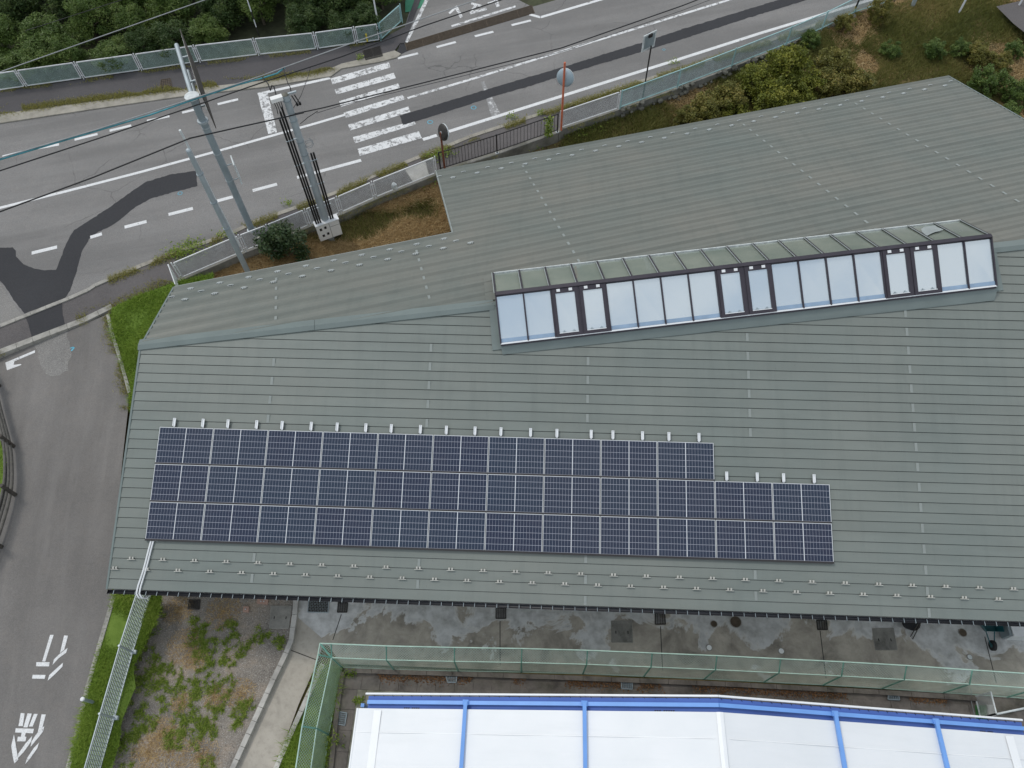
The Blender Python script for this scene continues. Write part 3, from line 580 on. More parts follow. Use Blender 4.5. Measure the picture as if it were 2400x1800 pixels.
pg = [G(x, y, 0.05) for x, y in [(757, 1560), (800, 1570), (775, 1700), (760, 1815), (645, 1815), (692, 1700)]]
struct(MB().sheet(pg).build('lawn_ground', 'lawn_soil'))
# pool margin: kerb and individual pavers
pm = struct(MB().sheet([G(x, y, 0.024) for x, y in [(800, 1560), (2500, 1636), (2500, 1850), (730, 1850)]]).build('pool_margin', 'dark_paver'))
kerb('pool_kerb', resample([(806, 1571), (1000, 1577), (1300, 1587), (1700, 1603), (2060, 1622), (2290, 1637)], 60), 0.14, 0.2, 'dark_paver', 0.16)
kerb('pool_kerb', resample([(803, 1574), (790, 1660), (774, 1815)], 60), 0.14, 0.2, 'dark_paver', 0.16)
A0, A1, D0 = G(800, 1572, 0.05), G(2290, 1640, 0.05), G(770, 1815, 0.05)
ex = (A1 - A0); lx = ex.length; ex.normalize(); ey = Vector((ex.y, -ex.x, 0))
me_p = {}
def paver(x0, x1, y0, y1, mat):
    g = 0.008; c = A0 + ex * (x0 + x1) / 2 + ey * (y0 + y1) / 2; key = (round(x1 - x0, 2), round(y1 - y0, 2), mat)
    if key not in me_p: me_p[key] = MB().box((0, 0, 0), (x1 - x0 - g, y1 - y0 - g, 0.06)).mesh('paver', mat)
    place('paver', me_p[key], pm, Matrix.Translation(c + Vector((0, 0, random.uniform(-0.006, 0.008)))) @ Matrix.Rotation(math.atan2(ex.y, ex.x) + random.uniform(-.008, .008), 4, 'Z'))
x = 0.12
while x < lx - 0.3: paver(x, x + 0.6, 0.16, 0.55, 'dark_paver'); x += 0.6
x = 0.62
while x < lx * 0.99: paver(x, x + 0.3, 0.55, 0.85, 'mossy_paver'); x += 0.3
y = 0.55
while y < 3.4: paver(0.12, 0.62, y, y + 0.6, 'dark_paver'); y += 0.6
y = 0.85
while y < 3.4: paver(0.62, 0.92, y, y + 0.3, 'mossy_paver'); paver(0.92, 1.22, y, y + 0.3, 'mossy_paver'); y += 0.3
sheetp('turf_mat', [(2285, 1653), (2313, 1653), (2316, 1690), (2288, 1690)], 0.1, 'turf_green', pm)
# ---- strip behind the building and the planted bank in the north-east
strip_line = [G(x, y, ZR) for x, y in WALLPX]
bank_rows = 26; bm = MB(); bv = []; WX = [p for p in strip_line] + [WEXT]
BANKP = []
def bankz(i, t):                                # i 0..n along the wall, t 0 at the wall .. 1 far south
    w = WX[i]; f = min(1, max(0, (w.x - 6.5) / 9.0)); f = f * f * (3 - 2 * f)
    zt = 1.25 + f * 0.4
    return zt * (1 - t) + (0.35 + 0.35 * f) * t
cols = []
for i, w in enumerate(WX): cols.append([Vector((w.x + 0.1 + (3.5 * (j / bank_rows) if w.x > 2 else 0), w.y - (16 if w.x > 2 else 5.2) * (j / bank_rows) - 0.02, 0)) for j in range(bank_rows + 1)])
allv = []; fcs = []
for i, c in enumerate(cols):
    for j, p in enumerate(c): p.z = bankz(i, min(1, (WX[i].y - p.y) / 16 * 1.6)) + 0.06 * math.sin(p.x * 1.3) * math.sin(p.y * 1.7); allv.append(p)
nr = bank_rows + 1
for i in range(len(cols) - 1):
    for j in range(bank_rows): fcs.append((i * nr + j + 1, (i + 1) * nr + j + 1, (i + 1) * nr + j, i * nr + j))
bm.add(allv, fcs, True); struct(bm.build('bank', 'strip_soil'))
def BZ(x, y):                                   # bank height under a point
    bi = min(range(len(WX) - 1), key=lambda i: 0 if WX[i].x <= x < WX[i + 1].x else min(abs(WX[i].x - x), abs(WX[i + 1].x - x)) + 1)
    a, b = WX[bi], WX[bi + 1]; t = 0 if b.x == a.x else min(1, max(0, (x - a.x) / (b.x - a.x))); wy = a.y + (b.y - a.y) * t
    tt = min(1, max(0, (wy - y) / 16 * 1.6)); return bankz(bi, tt) * (1 - t) + bankz(bi + 1, tt) * t
sheetp('paved_spot', [(2335, 15), (2400, 0), (2480, 10), (2480, 110), (2400, 75), (2375, 55)], 1.76, 'footway_asphalt', bpy.data.objects['bank'])
# ================================================================== NURSERY BUILDING
SN = Vector((0, -0.337313, 0.941393)); SUP = Vector((0, 0.941393, 0.337313)); PV0 = Vector((-11.8401, 10.5279, 4.7341)); RP = PV0 - SN * 0.10
def RS(px, py, lift=0.0): return PL(px, py, SN, RP + SN * lift)
RA, RC = RS(329, 812), RS(2400, 577); RU = (RC - RA).normalized()
hor = Vector((0, 0, 1)).cross(RU).normalized(); rup = RU.cross(hor); an = R_(17.3)
NV = hor * math.cos(an) - rup * math.sin(an); NN = RU.cross(NV); NN = NN if NN.z > 0 else -NN
def RN(px, py, lift=0.0): return PL(px, py, NN, RA + NN * lift)
NE_ = Vector((0, 0, 1)).cross(NN).normalized(); NE_ = NE_ if NE_.x > 0 else -NE_; NUP = NN.cross(NE_); NUP = NUP if NUP.z > 0 else -NUP
bld = thing('nursery_building', (4, 14, 0), 'long low building under a grey-green metal gable roof carrying solar panels', 'building')
PITCH = 0.3075
S0 = RS(254, 1380.5); YE = S0.y; XW = -12.85; XE = 21.8
def s_pt(x, s, h=0.0): return Vector((x, S0.y, S0.z)) + SUP * s + SN * h
def ridge_at(x): return RA + RU * ((x - RA.x) / RU.x)
def s_of(p): return (p - Vector((p.x, S0.y, S0.z))).dot(SUP)
Spoly = [(XW, 0.0), (XE, 0.0), (XE, s_of(ridge_at(XE))), (XW, s_of(ridge_at(XW)))]
N0 = RN(1023, 402)
def n_pt(a, b, h=0.0): return N0 + NE_ * a + NUP * b + NN * h
def n_co(p): d = p - N0; return d.dot(NE_), d.dot(NUP)
a1, b1 = n_co(RN(1062, 546)); a2, b2 = n_co(RN(409, 674)); a3, b3 = n_co(RN(2227, 182))
rw, re_ = n_co(ridge_at(XW)), n_co(ridge_at(XE))
Npoly = [(0, 0), (a3, 0), (re_[0], re_[1]), (rw[0], rw[1]), (a2, b1), (a1, b1)]
def clip(poly, axis, val, keep_less):
    out = []; m = len(poly)
    for i in range(m):
        p, q = poly[i], poly[(i + 1) % m]; ip = (p[axis] <= val) == keep_less; iq = (q[axis] <= val) == keep_less
        if ip: out.append(p)
        if ip != iq:
            t_ = (val - p[axis]) / (q[axis] - p[axis]); out.append((p[0] + (q[0] - p[0]) * t_, p[1] + (q[1] - p[1]) * t_))
    return out
def courses(poly, fn, mat, kmax, lip, roll, odd=1.0, gap=0.0055):
    par = MB().prism([fn(a, b, -0.035) for a, b in poly], vec=fn(0, 0, -0.16) - fn(0, 0, -0.035)).build('roof_deck', 'roof_underlay', bld)
    for i in range(kmax):
        q = clip(clip(poly, 1, i * PITCH + gap, False), 1, (i + 1) * PITCH, True)
        if len(q) < 3: continue
        lo = i * PITCH; lp = lip if i % 2 == 0 else lip * odd
        m = MB()
        # folded profile: a flat pan that rolls up to a lip over the course below
        for c0, c1, h0, h1 in ((0.012, 0.03, lp, lp), (0.03, roll, lp, 0.006), (roll, PITCH, 0.006, 0.002)):
            qq = clip(clip(q, 1, lo + c0, False), 1, lo + c1, True)
            if len(qq) < 3: continue
            m.prism([fn(a, b, h0 + (h1 - h0) * (b - lo - c0) / (c1 - c0)) for a, b in qq], vec=fn(0, 0, -0.02) - fn(0, 0, 0))
        m.build('roof_sheet', mat, par)
    return par
deckS = courses(Spoly, s_pt, 'roof_green', 44, 0.024, 0.28); deckN = courses(Npoly, n_pt, 'roof_green_weathered', 52, 0.072, 0.12, 0.55)
# joint covers on every other course
jm = MB().box((0, 0, 0.014), (0.085, PITCH * 0.86, 0.02)).mesh('joint_cover', 'roof_joint')
def place_s(me, name, par, x, s, h=0.0): return place(name, me, par, Matrix.Translation(s_pt(x, s, h)) @ Matrix(((1, 0, 0), (0, SUP.y, SN.y), (0, SUP.z, SN.z))).to_4x4())
MN3 = Matrix((NE_, NUP, NN)).transposed().to_4x4()
def place_n(me, name, par, a, b, h=0.0): return place(name, me, par, Matrix.Translation(n_pt(a, b, h)) @ MN3 @ Matrix.Diagonal((0.85, 0.8, 0.75, 1) if name == 'snow_guard' else (1, 1, 1, 1)))
for px_, py_, top in ((633, 940, 805), (1010, 824, 770), (1378, 855, 815), (1751, 799, 775), (2122, 745, 720)):
    p = RS(px_, py_); kk = int(s_of(p) / PITCH); smax = s_of(RS(px_, top))
    for i in range(kk % 2, 44, 2):
        if (i + 1) * PITCH < smax and not (4.3 * 0 + 1.55 < i * PITCH < 5.0 and p.x < 9.2 and p.x < 9.0): place_s(jm, 'joint_cover', deckS, p.x + 0.0 * i, (i + 0.52) * PITCH, 0.006)
for (px_, py_), b_lo, b_hi in (((1262, 452), 0.6, 99), ((1915, 430), 0.6, 99), ((2110, 307), 0.6, 99), ((647, 720), 0, 99), ((993, 650), 0, 99)):
    a_, b_ = n_co(RN(px_, py_)); kk = int(b_ / PITCH)
    for i in range(kk % 2, 52, 2):
        p = n_pt(a_, (i + 1) * PITCH); rr = ridge_at(p.x)
        inside = p.y > rr.y + 0.5 and ((a_ > a1 + 0.2 and i * PITCH > b_lo) or i * PITCH > b1 + 0.3)
        if inside and not (p.x > -1.7 and p.x < 14.6 and p.y < rr.y + 1.6): place_n(jm, 'joint_cover', deckN, a_, (i + 0.52) * PITCH, 0.006)
# ridge capping either side of the skylight
def cap(x0, x1):
    m = MB(); P, Q = ridge_at(x0), ridge_at(x1); nd = -NUP; sd_ = -SUP
    pr = []
    for o in (P, Q): pr.append([o + sd_ * 0.13 + SN * 0.0, o + sd_ * 0.13 + SN * 0.055, o + Vector((0, 0, 0.085)), o + nd * 0.34 + NN * 0.045, o + nd * 0.34 - NN * 0.0])
    vs = pr[0] + pr[1]; m.add(vs, [(i, i + 1, i + 6, i + 5) for i in range(4)] + [(0, 5, 9, 4), (4, 3, 2, 1, 0), (5, 6, 7, 8, 9)]); m.build('ridge_cap', 'roof_trim', bld)
cap(XW - 0.08, -7.2); cap(-7.19, -1.35); cap(14.75, 18.2); cap(18.21, XE + 0.05)
# verge trims, fascias
def trim(a, b, w, h, nm='verge_trim', mat='roof_trim'): MB().bar(a, b, w, h, SN).build(nm, mat, bld)
trim(s_pt(XW - 0.02, 0, -0.05), s_pt(XW - 0.02, Spoly[3][1], -0.05), 0.06, 0.17); trim(s_pt(XE + 0.02, 0, -0.05), s_pt(XE + 0.02, Spoly[2][1], -0.05), 0.06, 0.17)
MB().bar(n_pt(a2 - 0.02, b1, -0.05), n_pt(rw[0] - 0.02, rw[1], -0.05), 0.06, 0.17, NN).build('verge_trim', 'roof_trim', bld)
MB().bar(n_pt(0 - 0.02, 0, -0.05), n_pt(a1 - 0.02, b1 + 0.0, -0.05), 0.06, 0.17, NN).build('verge_trim', 'roof_joint', bld)
MB().bar(n_pt(a3 + 0.02, 0, -0.05), n_pt(re_[0] + 0.02, re_[1], -0.05), 0.06, 0.17, NN).build('verge_trim', 'roof_trim', bld)
MB().bar(n_pt(-0.02, -0.02, -0.05), n_pt(a3, -0.02, -0.05), 0.05, 0.16, NN).build('eave_trim', 'roof_joint', bld)
MB().bar(n_pt(a2, b1 - 0.02, -0.05), n_pt(a1, b1 - 0.02, -0.05), 0.05, 0.16, NN).build('eave_trim', 'roof_joint', bld)
# walls under the overhang
def zs(x, y): return S0.z + (y - S0.y) * SUP.z / SUP.y - 0.2
def zn(x, y): return N0.z - ((x - N0.x) * NN.x + (y - N0.y) * NN.y) / NN.z - 0.2
rwp, rep = ridge_at(XW + 0.5), ridge_at(XE - 0.6)
w1, w2, w3, w4 = n_pt(a2 + 0.6, b1 + 0.6), n_pt(a1 + 0.6, b1 + 0.6), n_pt(0.6, 0.7), n_pt(a3 - 0.7, 0.7)
foot = [(XW + 0.5, YE + 0.75, 's'), (XE - 0.6, YE + 0.75, 's'), (rep.x, rep.y, 's'), (w4.x, w4.y, 'n'), (w3.x, w3.y, 'n'), (w2.x, w2.y, 'n'), (w1.x, w1.y, 'n'), (rwp.x, rwp.y, 's')]
for i in range(len(foot)):
    a, b = foot[i], foot[(i + 1) % len(foot)]; za = (zs if a[2] == 's' else zn)(a[0], a[1]); zb = (zs if b[2] == 's' else zn)(b[0], b[1])
    MB().add([(a[0], a[1], -0.05), (b[0], b[1], -0.05), (b[0], b[1], zb), (a[0], a[1], za)], [(0, 1, 2, 3)]).build('wall', 'wall_plaster', bld)
MB().box(((XW + XE) / 2, YE + 0.4, S0.z - 0.24), (XE - XW - 0.1, 0.75, 0.03)).build('soffit', 'wall_plaster', bld)
# gutter with brackets
gm = MB(); gy, gz = YE - 0.062, S0.z - 0.06; seg = 8; ring0 = []
for xx in (XW - 0.03, XE): ring0.append([Vector((xx, gy + math.cos(math.pi + math.pi * i / seg) * 0.062, gz + math.sin(math.pi + math.pi * i / seg) * 0.062)) for i in range(seg + 1)])
gm.add(ring0[0] + ring0[1], [(i, i + 1, i + seg + 2, i + seg + 1) for i in range(seg)], True); gm.box((XW - 0.03, gy, gz - 0.03), (0.012, 0.124, 0.062))
gut_o = gm.build('gutter', 'gutter_black', bld)
gut_o.modifiers.new('t', 'SOLIDIFY').thickness = 0.008
bk = MB().bar((0, -0.062, 0.004), (0, 0.05, 0.012), 0.014, 0.008).bar((0, -0.067, -0.025), (0, -0.067, 0.012), 0.016, 0.01, (0, 1, 0)).mesh('gutter_bracket', 'galvanised_dark')
x = XW + 0.18
while x < 16.5: place('gutter_bracket', bk, gut_o, Matrix.Translation((x, gy, gz + 0.005))); x += 0.335
for px_ in ():
    xx = RS(px_, 1400).x; MB().tube([(xx, gy, gz - 0.08), (xx, gy, gz - 0.2), (xx, gy + 0.28, gz - 0.5), (xx, gy + 0.28, 0.05)], 0.04, 8).build('downpipe', 'gutter_black', bld)
# snow guards
plain('guard_cream', (0.52, 0.51, 0.46), 0.5, 0.1)
gs = MB().bar((-0.12, 0, 0.025), (0.12, 0, 0.025), 0.014, 0.035)
for xx in (-0.045, 0.045): gs.box((xx, 0.045, 0.02), (0.05, 0.07, 0.02)).box((xx, 0.05, 0.035), (0.03, 0.04, 0.02))
gs = gs.mesh('snow_guard', 'guard_cream')
rowA, rowB = round(s_of(RS(309, 1315)) / PITCH) * PITCH - 0.02, round(s_of(RS(270, 1339)) / PITCH) * PITCH - 0.02
xa, xb = RS(309, 1315).x, RS(270, 1339).x
for i in range(38):
    for x0, ss in ((xa, rowA), (xb, rowB)):
        xx = x0 + i * 0.984
        if xx < 16.5: place_s(gs, 'snow_guard', deckS, xx, ss, 0.03)
gn = MB()
for i in range(8):
    t0, t1 = math.pi * i / 8, math.pi * (i + 1) / 8
    gn.bar((math.cos(t0) * 0.14, math.sin(t0) * 0.03, 0.03 + math.sin(t0) * 0.06), (math.cos(t1) * 0.14, math.sin(t1) * 0.03, 0.03 + math.sin(t1) * 0.06), 0.03, 0.02)
for xx in (-0.07, 0, 0.07): gn.box((xx, 0.0, 0.02), (0.035, 0.12, 0.03))
gn = gn.mesh('snow_guard', 'white_worn')
pa, pb = n_co(RN(1030, 416)), n_co(RN(1062, 418)); step = (n_co(RN(1362, 353))[0] - pa[0]) / 6
for i in range(24):
    for q, ba in ((pa, pa[1]), (pb, pb[1])):
        aa = q[0] + i * step
        if aa < a3 - 0.2: place_n(gn, 'snow_guard', deckN, aa, ba, 0.02)
for px_ in ((448, 679), (508, 667), (575, 654)): pass
q0, q1, q2 = n_co(RN(403.6, 698.5)), n_co(RN(434.3, 704)), n_co(RN(448, 678.6)); st2 = (n_co(RN(538.3, 672.9))[0] - n_co(RN(469.6, 685.9))[0])
for q in (q0, q1, q2):
    for i in range(12):
        aa = q[0] + i * st2
        if aa < a1 + 0.6: place_n(gn, 'snow_guard', deckN, aa, q[1], 0.02)
# skylight astride the ridge
AL, AR = G(1161.6, 690, 6.66), G(2322, 554, 7.54); FL, FR = RS(1174, 806, 0.24), RS(2334.5, 670, 0.24); BL, BR = RN(1156, 642, 0.24), RN(2251, 518, 0.24)
# square the two ends up along the ridge direction
def onl(a, b, t): return a + (b - a) * t
sk = MB(); dn = Vector((0, 0, -1))
sk.add([FL + dn * .45, FR + dn * .45, BR + dn * .45, BL + dn * .45, FL + dn * .03, FR + dn * .03, BR + dn * .03, BL + dn * .03, AL + dn * .07, AR + dn * .07],
       [(0, 1, 5, 4), (2, 3, 7, 6), (3, 0, 4, 8, 7), (1, 2, 6, 9, 5), (4, 5, 9, 8), (7, 8, 9, 6)])
sky = sk.build('skylight', 'roof_trim', bld)
tF = [onl(AL, FL, 1), onl(AR, FR, 1)]; nF = (AR - AL).cross(FL - AL).normalized(); nF = nF if nF.z > 0 else -nF; nB = (AR - AL).cross(BL - AL).normalized(); nB = nB if nB.z > 0 else -nB
NB_ = 18
def pane(a, b, c, d, n, th, lift, name, mat, par=None):
    return MB().prism([p + n * lift for p in (a, b, c, d)], vec=-n * th).build(name, mat, par or sky)
for i in range(NB_):
    g = 0.0; t0, t1 = (i + 0.03) / NB_, (i + 0.97) / NB_; top0, top1, bot0, bot1 = onl(AL, AR, t0), onl(AL, AR, t1), onl(FL, FR, t0), onl(FL, FR, t1)
    sash = i in (2, 3, 8, 9, 14, 15)
    if not sash:
        u0, u1 = onl(top0, bot0, 0.05), onl(top1, bot1, 0.05); v0, v1 = onl(top0, bot0, 0.98), onl(top1, bot1, 0.98)
        pane(u0, u1, v1, v0, nF, 0.02, 0.0, 'glass_pane', 'skylight_glass')
        r0, r1 = onl(top0, bot0, 0.9), onl(top1, bot1, 0.9); pane(r0, r1, v1, v0, nF, 0.004, 0.005, 'frame_reflection', 'reflection_blue')  # blue strip along the pane bottom paints in the reflection of the frame
    else:
        w_ = 0.11; q00, q10, q11, q01 = (onl(onl(top0, top1, e), onl(bot0, bot1, e), f) for e, f in ((0, 0.04), (1, 0.04), (1, 1.0), (0, 1.0)))
        i00, i10, i11, i01 = (onl(onl(top0, top1, e), onl(bot0, bot1, e), f) for e, f in ((0.13, 0.13), (0.87, 0.13), (0.87, 0.93), (0.13, 0.93)))
        fm = MB()
        for a, b, c, d in ((q00, q10, i10, i00), (q10, q11, i11, i10), (q11, q01, i01, i11), (q01, q00, i00, i01)): fm.prism([p + nF * 0.07 for p in (a, b, c, d)], vec=-nF * 0.09)
        fm.build('sash_frame', 'bronze_frame', sky); pane(i00, i10, i11, i01, nF, 0.015, 0.035, 'glass_pane', 'skylight_glass')
        MB().bar(i01 + nF * 0.07, i11 + nF * 0.07, 0.02, 0.012, nF).build('sash_bead', 'aluminium', sky)
        for e in (0.25, 0.72):
            c = onl(onl(top0, top1, e), onl(bot0, bot1, e), 0.075); MB().box(c + nF * 0.085, (0.11, 0.085, 0.03), AR - AL, None, nF).build('vent_block', 'white_metal', sky)
        for e in (0.32, 0.7):
            c = onl(onl(top0, top1, e), onl(bot0, bot1, e), 0.915); MB().box(c + nF * 0.05, (0.1, 0.03, 0.02), AR - AL, None, nF).box(c + nF * 0.05 + (c - onl(bot0, bot1, e)).normalized() * 0.02, (0.03, 0.06, 0.02), AR - AL, None, nF).build('hinge', 'galvanised_dark', sky)
    bt0, bt1 = onl(BL, BR, t0), onl(BL, BR, t1); pane(onl(top0, bt0, .04), onl(top1, bt1, .04), onl(top1, bt1, .98), onl(top0, bt0, .98), nB, 0.02, 0.0, 'rear_pane', 'skylight_rear_glass')
for i in range(NB_ + 1):
    t_ = i / NB_; a, b, c = onl(AL, AR, t_), onl(FL, FR, t_), onl(BL, BR, t_)
    MB().bar(a + nF * 0.02, b + nF * 0.02, 0.045, 0.06, nF).build('glazing_bar', 'bronze_frame', sky)
    MB().bar(a + nB * 0.02, c + nB * 0.02, 0.05, 0.06, nB).build('glazing_bar', 'bronze_frame', sky)
    off = (AR - AL).normalized() * 0.045
    MB().bar(a + nB * 0.05 - off, c + nB * 0.05 - off, 0.022, 0.02, nB).build('glazing_cap', 'putty', sky)
MB().bar(AL + nF * 0.03, AR + nF * 0.03, 0.14, 0.09).build('ridge_bar', 'bronze_frame', sky)
MB().bar(FL + nF * 0.02, FR + nF * 0.02, 0.05, 0.05, nF).build('sill_bar', 'aluminium', sky)
MB().bar(FL + dn * 0.06, FR + dn * 0.06, 0.09, 0.07, nF).build('sill_drip', 'bronze_frame', sky)
MB().bar(BL + nB * 0.02, BR + nB * 0.02, 0.05, 0.06, nB).build('rear_sill', 'white_worn', sky)
f0, f1, f2, f3 = RS(1174, 812, 0.06), RS(2334, 678, 0.06), RS(2331, 704, 0.045), RS(1178, 831, 0.045)
MB().prism([f0 + SN * 0.1, f1 + SN * 0.1, f2, f3], vec=-SN * 0.02).build('apron_flashing', 'roof_trim', sky)
MB().prism([RS(1146, 716, 0.05), RS(1168, 700, 0.05), RS(1179, 818, 0.05), RS(1154, 821, 0.05)], vec=-SN * 0.02).build('side_flashing', 'roof_trim', sky)
MB().prism([RN(1133, 648, 0.05), RN(1156, 641, 0.05), RN(1161, 702, 0.05), RN(1138, 703, 0.05)], vec=-NN * 0.02).build('side_flashing', 'roof_green_weathered', sky)
MB().prism([RS(2326, 585, 0.05), RS(2334, 584, 0.05), RS(2352, 680, 0.05), RS(2336, 682, 0.05)], vec=-SN * 0.02).build('side_flashing', 'roof_trim', sky)

pb_ = AL + nB * 0.008
MB().prism([PL(2000 + x * .1808, 480 + y * .1808, nB, pb_) for x, y in [(880, 310), (920, 285), (985, 275), (1060, 265), (1090, 290), (1170, 318), (1120, 340), (1060, 352), (1010, 372), (940, 408), (925, 380), (890, 352)]], vec=-nB * 0.004).build('peeling_film', 'putty', sky)
# ================================================================== SOLAR PANELS
PW, PH, PXP, PYP = 1.722, 1.134, 1.747, 1.174
MS3 = Matrix(((1, 0, 0), (0, SUP.y, SN.y), (0, SUP.z, SN.z))).to_4x4()
fw = 0.0105; fr = MB()
for a, b, c, d in ((-PW / 2, -PW / 2 + fw, -PH / 2, PH / 2), (PW / 2 - fw, PW / 2, -PH / 2, PH / 2), (-PW / 2 + fw, PW / 2 - fw, PH / 2 - fw, PH / 2), (-PW / 2 + fw, PW / 2 - fw, -PH / 2, -PH / 2 + fw * 0.4)): fr.box(((a + b) / 2, (c + d) / 2, -0.018), (b - a, d - c, 0.036))
fr = fr.mesh('frame', 'aluminium')
bs = MB().box((0, 0, -0.012), (PW - 2 * fw, PH - 2 * fw, 0.012)).mesh('backsheet', 'solar_backsheet')
cells = MB(); hw = (PW - 2 * fw - 0.026) / 2; cw, ch = hw / 9, (PH - 2 * fw - 0.008) / 6
for side in (-1, 1):
    for i in range(9):
        for j in range(6):
            x0 = side * 0.011 + (i * cw if side > 0 else -(i + 1) * cw) + side * 0.0; y0 = -PH / 2 + fw + 0.004 + j * ch
            cells.add([(x0 + 0.003, y0 + 0.005, -0.004), (x0 + cw - 0.003, y0 + 0.005, -0.004), (x0 + cw - 0.003, y0 + ch - 0.005, -0.004), (x0 + 0.003, y0 + ch - 0.005, -0.004)], [(0, 1, 2, 3)])
cells = cells.mesh('cell_grid', 'solar_cell')
bar_m = MB().box((0, 0, -0.004), (0.013, PH - 0.03, 0.006)).mesh('centre_strip', 'aluminium')
skirt = MB().box((0, -PH / 2 - 0.018, -0.043), (PXP, 0.06, 0.09)).mesh('skirt', 'black_metal')
skirt2 = MB().box((0, -PH / 2 - 0.012, -0.023), (PXP, 0.048, 0.05)).mesh('skirt', 'black_metal')
ROWN = ['top', 'middle', 'bottom']
for r in range(3):
    for i in range(10 if r == 0 else 12):
        c = PV0 + Vector((PXP * i + PW / 2, 0, 0)) - SUP * (PYP * r + PH / 2)
        wh = 'leftmost' if i == 0 else ('rightmost' if i == (9 if r == 0 else 11) else ORD[i] + ' from the left')
        pn = thing('solar_panel', c, 'dark blue solar panel in the %s row on the roof, %s' % (ROWN[r], wh), 'solar panel', 'solar panels on the green roof')
        mw = Matrix.Translation(c) @ MS3
        place('frame', fr, pn, mw); place('backsheet', bs, pn, mw); place('centre_strip', bar_m, pn, mw); place('cell_grid', cells, pn, mw)['kind'] = 'stuff'
        place('skirt', skirt if r == 2 else skirt2, pn, mw)
# rails under the array, their ends showing as silver brackets above the panels
bkt = MB().box((0, 0, -0.02), (0.085, 0.25, 0.012)).box((-0.033, 0, -0.008), (0.02, 0.25, 0.03)).box((0.033, 0, -0.008), (0.02, 0.25, 0.03)).box((0, 0.118, -0.006), (0.085, 0.014, 0.034)).box((0, -0.12, -0.06), (0.06, 0.06, 0.07)).mesh('bracket_channel', 'aluminium')
foot_m = MB().box((0, -0.09, -0.075), (0.1, 0.09, 0.05)).mesh('bracket_foot', 'black_metal')
for row, xs, sy in ((0, (376, 438, 492, 554, 609, 672, 728, 790, 845, 908, 964, 1026, 1082, 1146, 1203, 1277, 1324, 1388, 1445, 1510), 0), (1, (1570, 1636, 1693, 1759), 1)):
    for i, xp in enumerate(xs):
        yy = (905 + (xp - 376) * 0.0285 + 8) * 1.085 if row == 0 else (1031 + (xp - 1570) * 0.03) * 1.085
        p = PL(xp * 1.085, yy, SN, PV0); c = Vector((p.x, 0, 0)) + Vector((0, PV0.y, PV0.z)) - SUP * (PYP * sy) + SUP * 0.175
        o = thing('mounting_bracket', c, 'small silver mounting bracket above the %s, %s' % (('top panel row', ORD[i] + ' from the left') if row == 0 else ('two-panel step at right', ORD[i] + ' from the left')), 'bracket', 'silver brackets along the panel tops')
        mw = Matrix.Translation(c) @ MS3; place('bracket_channel', bkt, o, mw); place('bracket_foot', foot_m, o, mw)
# white conduits from the array to the eave
cd = thing('conduit', RS(342, 1390), 'pair of white conduits running from the panels down over the eave', 'conduit')
def rsl(pts, lift): return [RS(x, y, lift) for x, y in pts]
for dx, r in ((0, 0.028), (5.5, 0.026)):
    pts = [(354 + dx, 1268), (348 + dx, 1290), (341 + dx, 1318), (335 + dx, 1340), (329 + dx * 1.1, 1358), (324 + dx * 1.2, 1372), (321.5 + dx * 1.2, 1383)]
    P3 = rsl(pts, 0.06); e = P3[-1]; P3 += [e + Vector((0.0, -0.1, -0.02)), e + Vector((0.05, -0.19, -0.12)), e + Vector((0.12, -0.17, -0.3)), e + Vector((0.14, 0.1, -0.5)), e + Vector((0.14, 0.7, -0.62))]
    MB().tube(P3, r, 8).build('conduit_pipe', 'white_metal', cd)
MB().bar(RS(352, 1266, 0.06), RS(369, 1267, 0.06), 0.03, 0.03).build('conduit_clip', 'aluminium', cd)
# ================================================================== FENCES
def mesh_fence(name, label, px, zf, h, post_mat, infill, post_r=0.03, gap=0.09, frame_r=0.022, single=None, top_over=0.0):
    """guard fence: framed mesh panels between round posts standing at the photo points px"""
    P = [zf(x, y) for x, y in px]; o = thing(name, P[len(P) // 2], label, 'fence')
    for p in P: MB().tube([p - Vector((0, 0, 0.15)), p + Vector((0, 0, h + 0.05))], post_r, 8).dome(p + Vector((0, 0, h + 0.05)), post_r, 0.02, 8).build('post', post_mat, o)
    for a, b in zip(P, P[1:]):
        d = (b - a); ln = d.length; d.normalize(); hd = Vector((0, 0, 1)); a0, b0 = a + d * gap, b - d * gap; lo, hi = hd * 0.1, hd * h
        f = MB()
        for u, v in ((a0 + lo, b0 + lo), (a0 + hi, b0 + hi), (a0 + lo, a0 + hi), (b0 + lo, b0 + hi)): f.bar(u, v, frame_r * 1.6, frame_r * 2)
        for hh in (0.22, h - 0.14): f.bar(a + hd * hh, a0 + hd * hh, 0.02, 0.03).bar(b + hd * hh, b0 + hd * hh, 0.02, 0.03)
        fo = f.build('panel_frame', post_mat, o); MB().quad_uv(a0 + lo, b0 + lo, b0 + hi, a0 + hi).build('mesh_infill', infill, fo)
    return o
zr = lambda x, y: G(x, y, ZR + 0.03)
mesh_fence('guard_fence', 'pale green mesh guard fence along the far footway below the dark trees', [(-62, 224), (63, 205), (197, 186), (333, 167), (470, 147), (607, 131), (745, 117), (837, 104), (893, 96)], zr, 0.95, 'white_metal', 'expanded_green')
mesh_fence('guard_fence', 'turquoise mesh fence panel turning the corner at the side road', [(893, 96), (943, 51)], zr, 0.95, 'cyan_metal', 'expanded_green')
mesh_fence('guard_fence', 'white mesh guard fence on the near footway between grass corner and crossing', [(425, 655), (577, 590), (640, 566), (727, 530), (800, 501), (880, 466), (1024, 408)], zr, 0.98, 'white_metal', 'expanded_white')
mesh_fence('guard_fence', 'single white mesh fence panel beside the orange mirror post', [(1313, 303), (1449, 257)], zr, 1.0, 'white_metal', 'expanded_white')
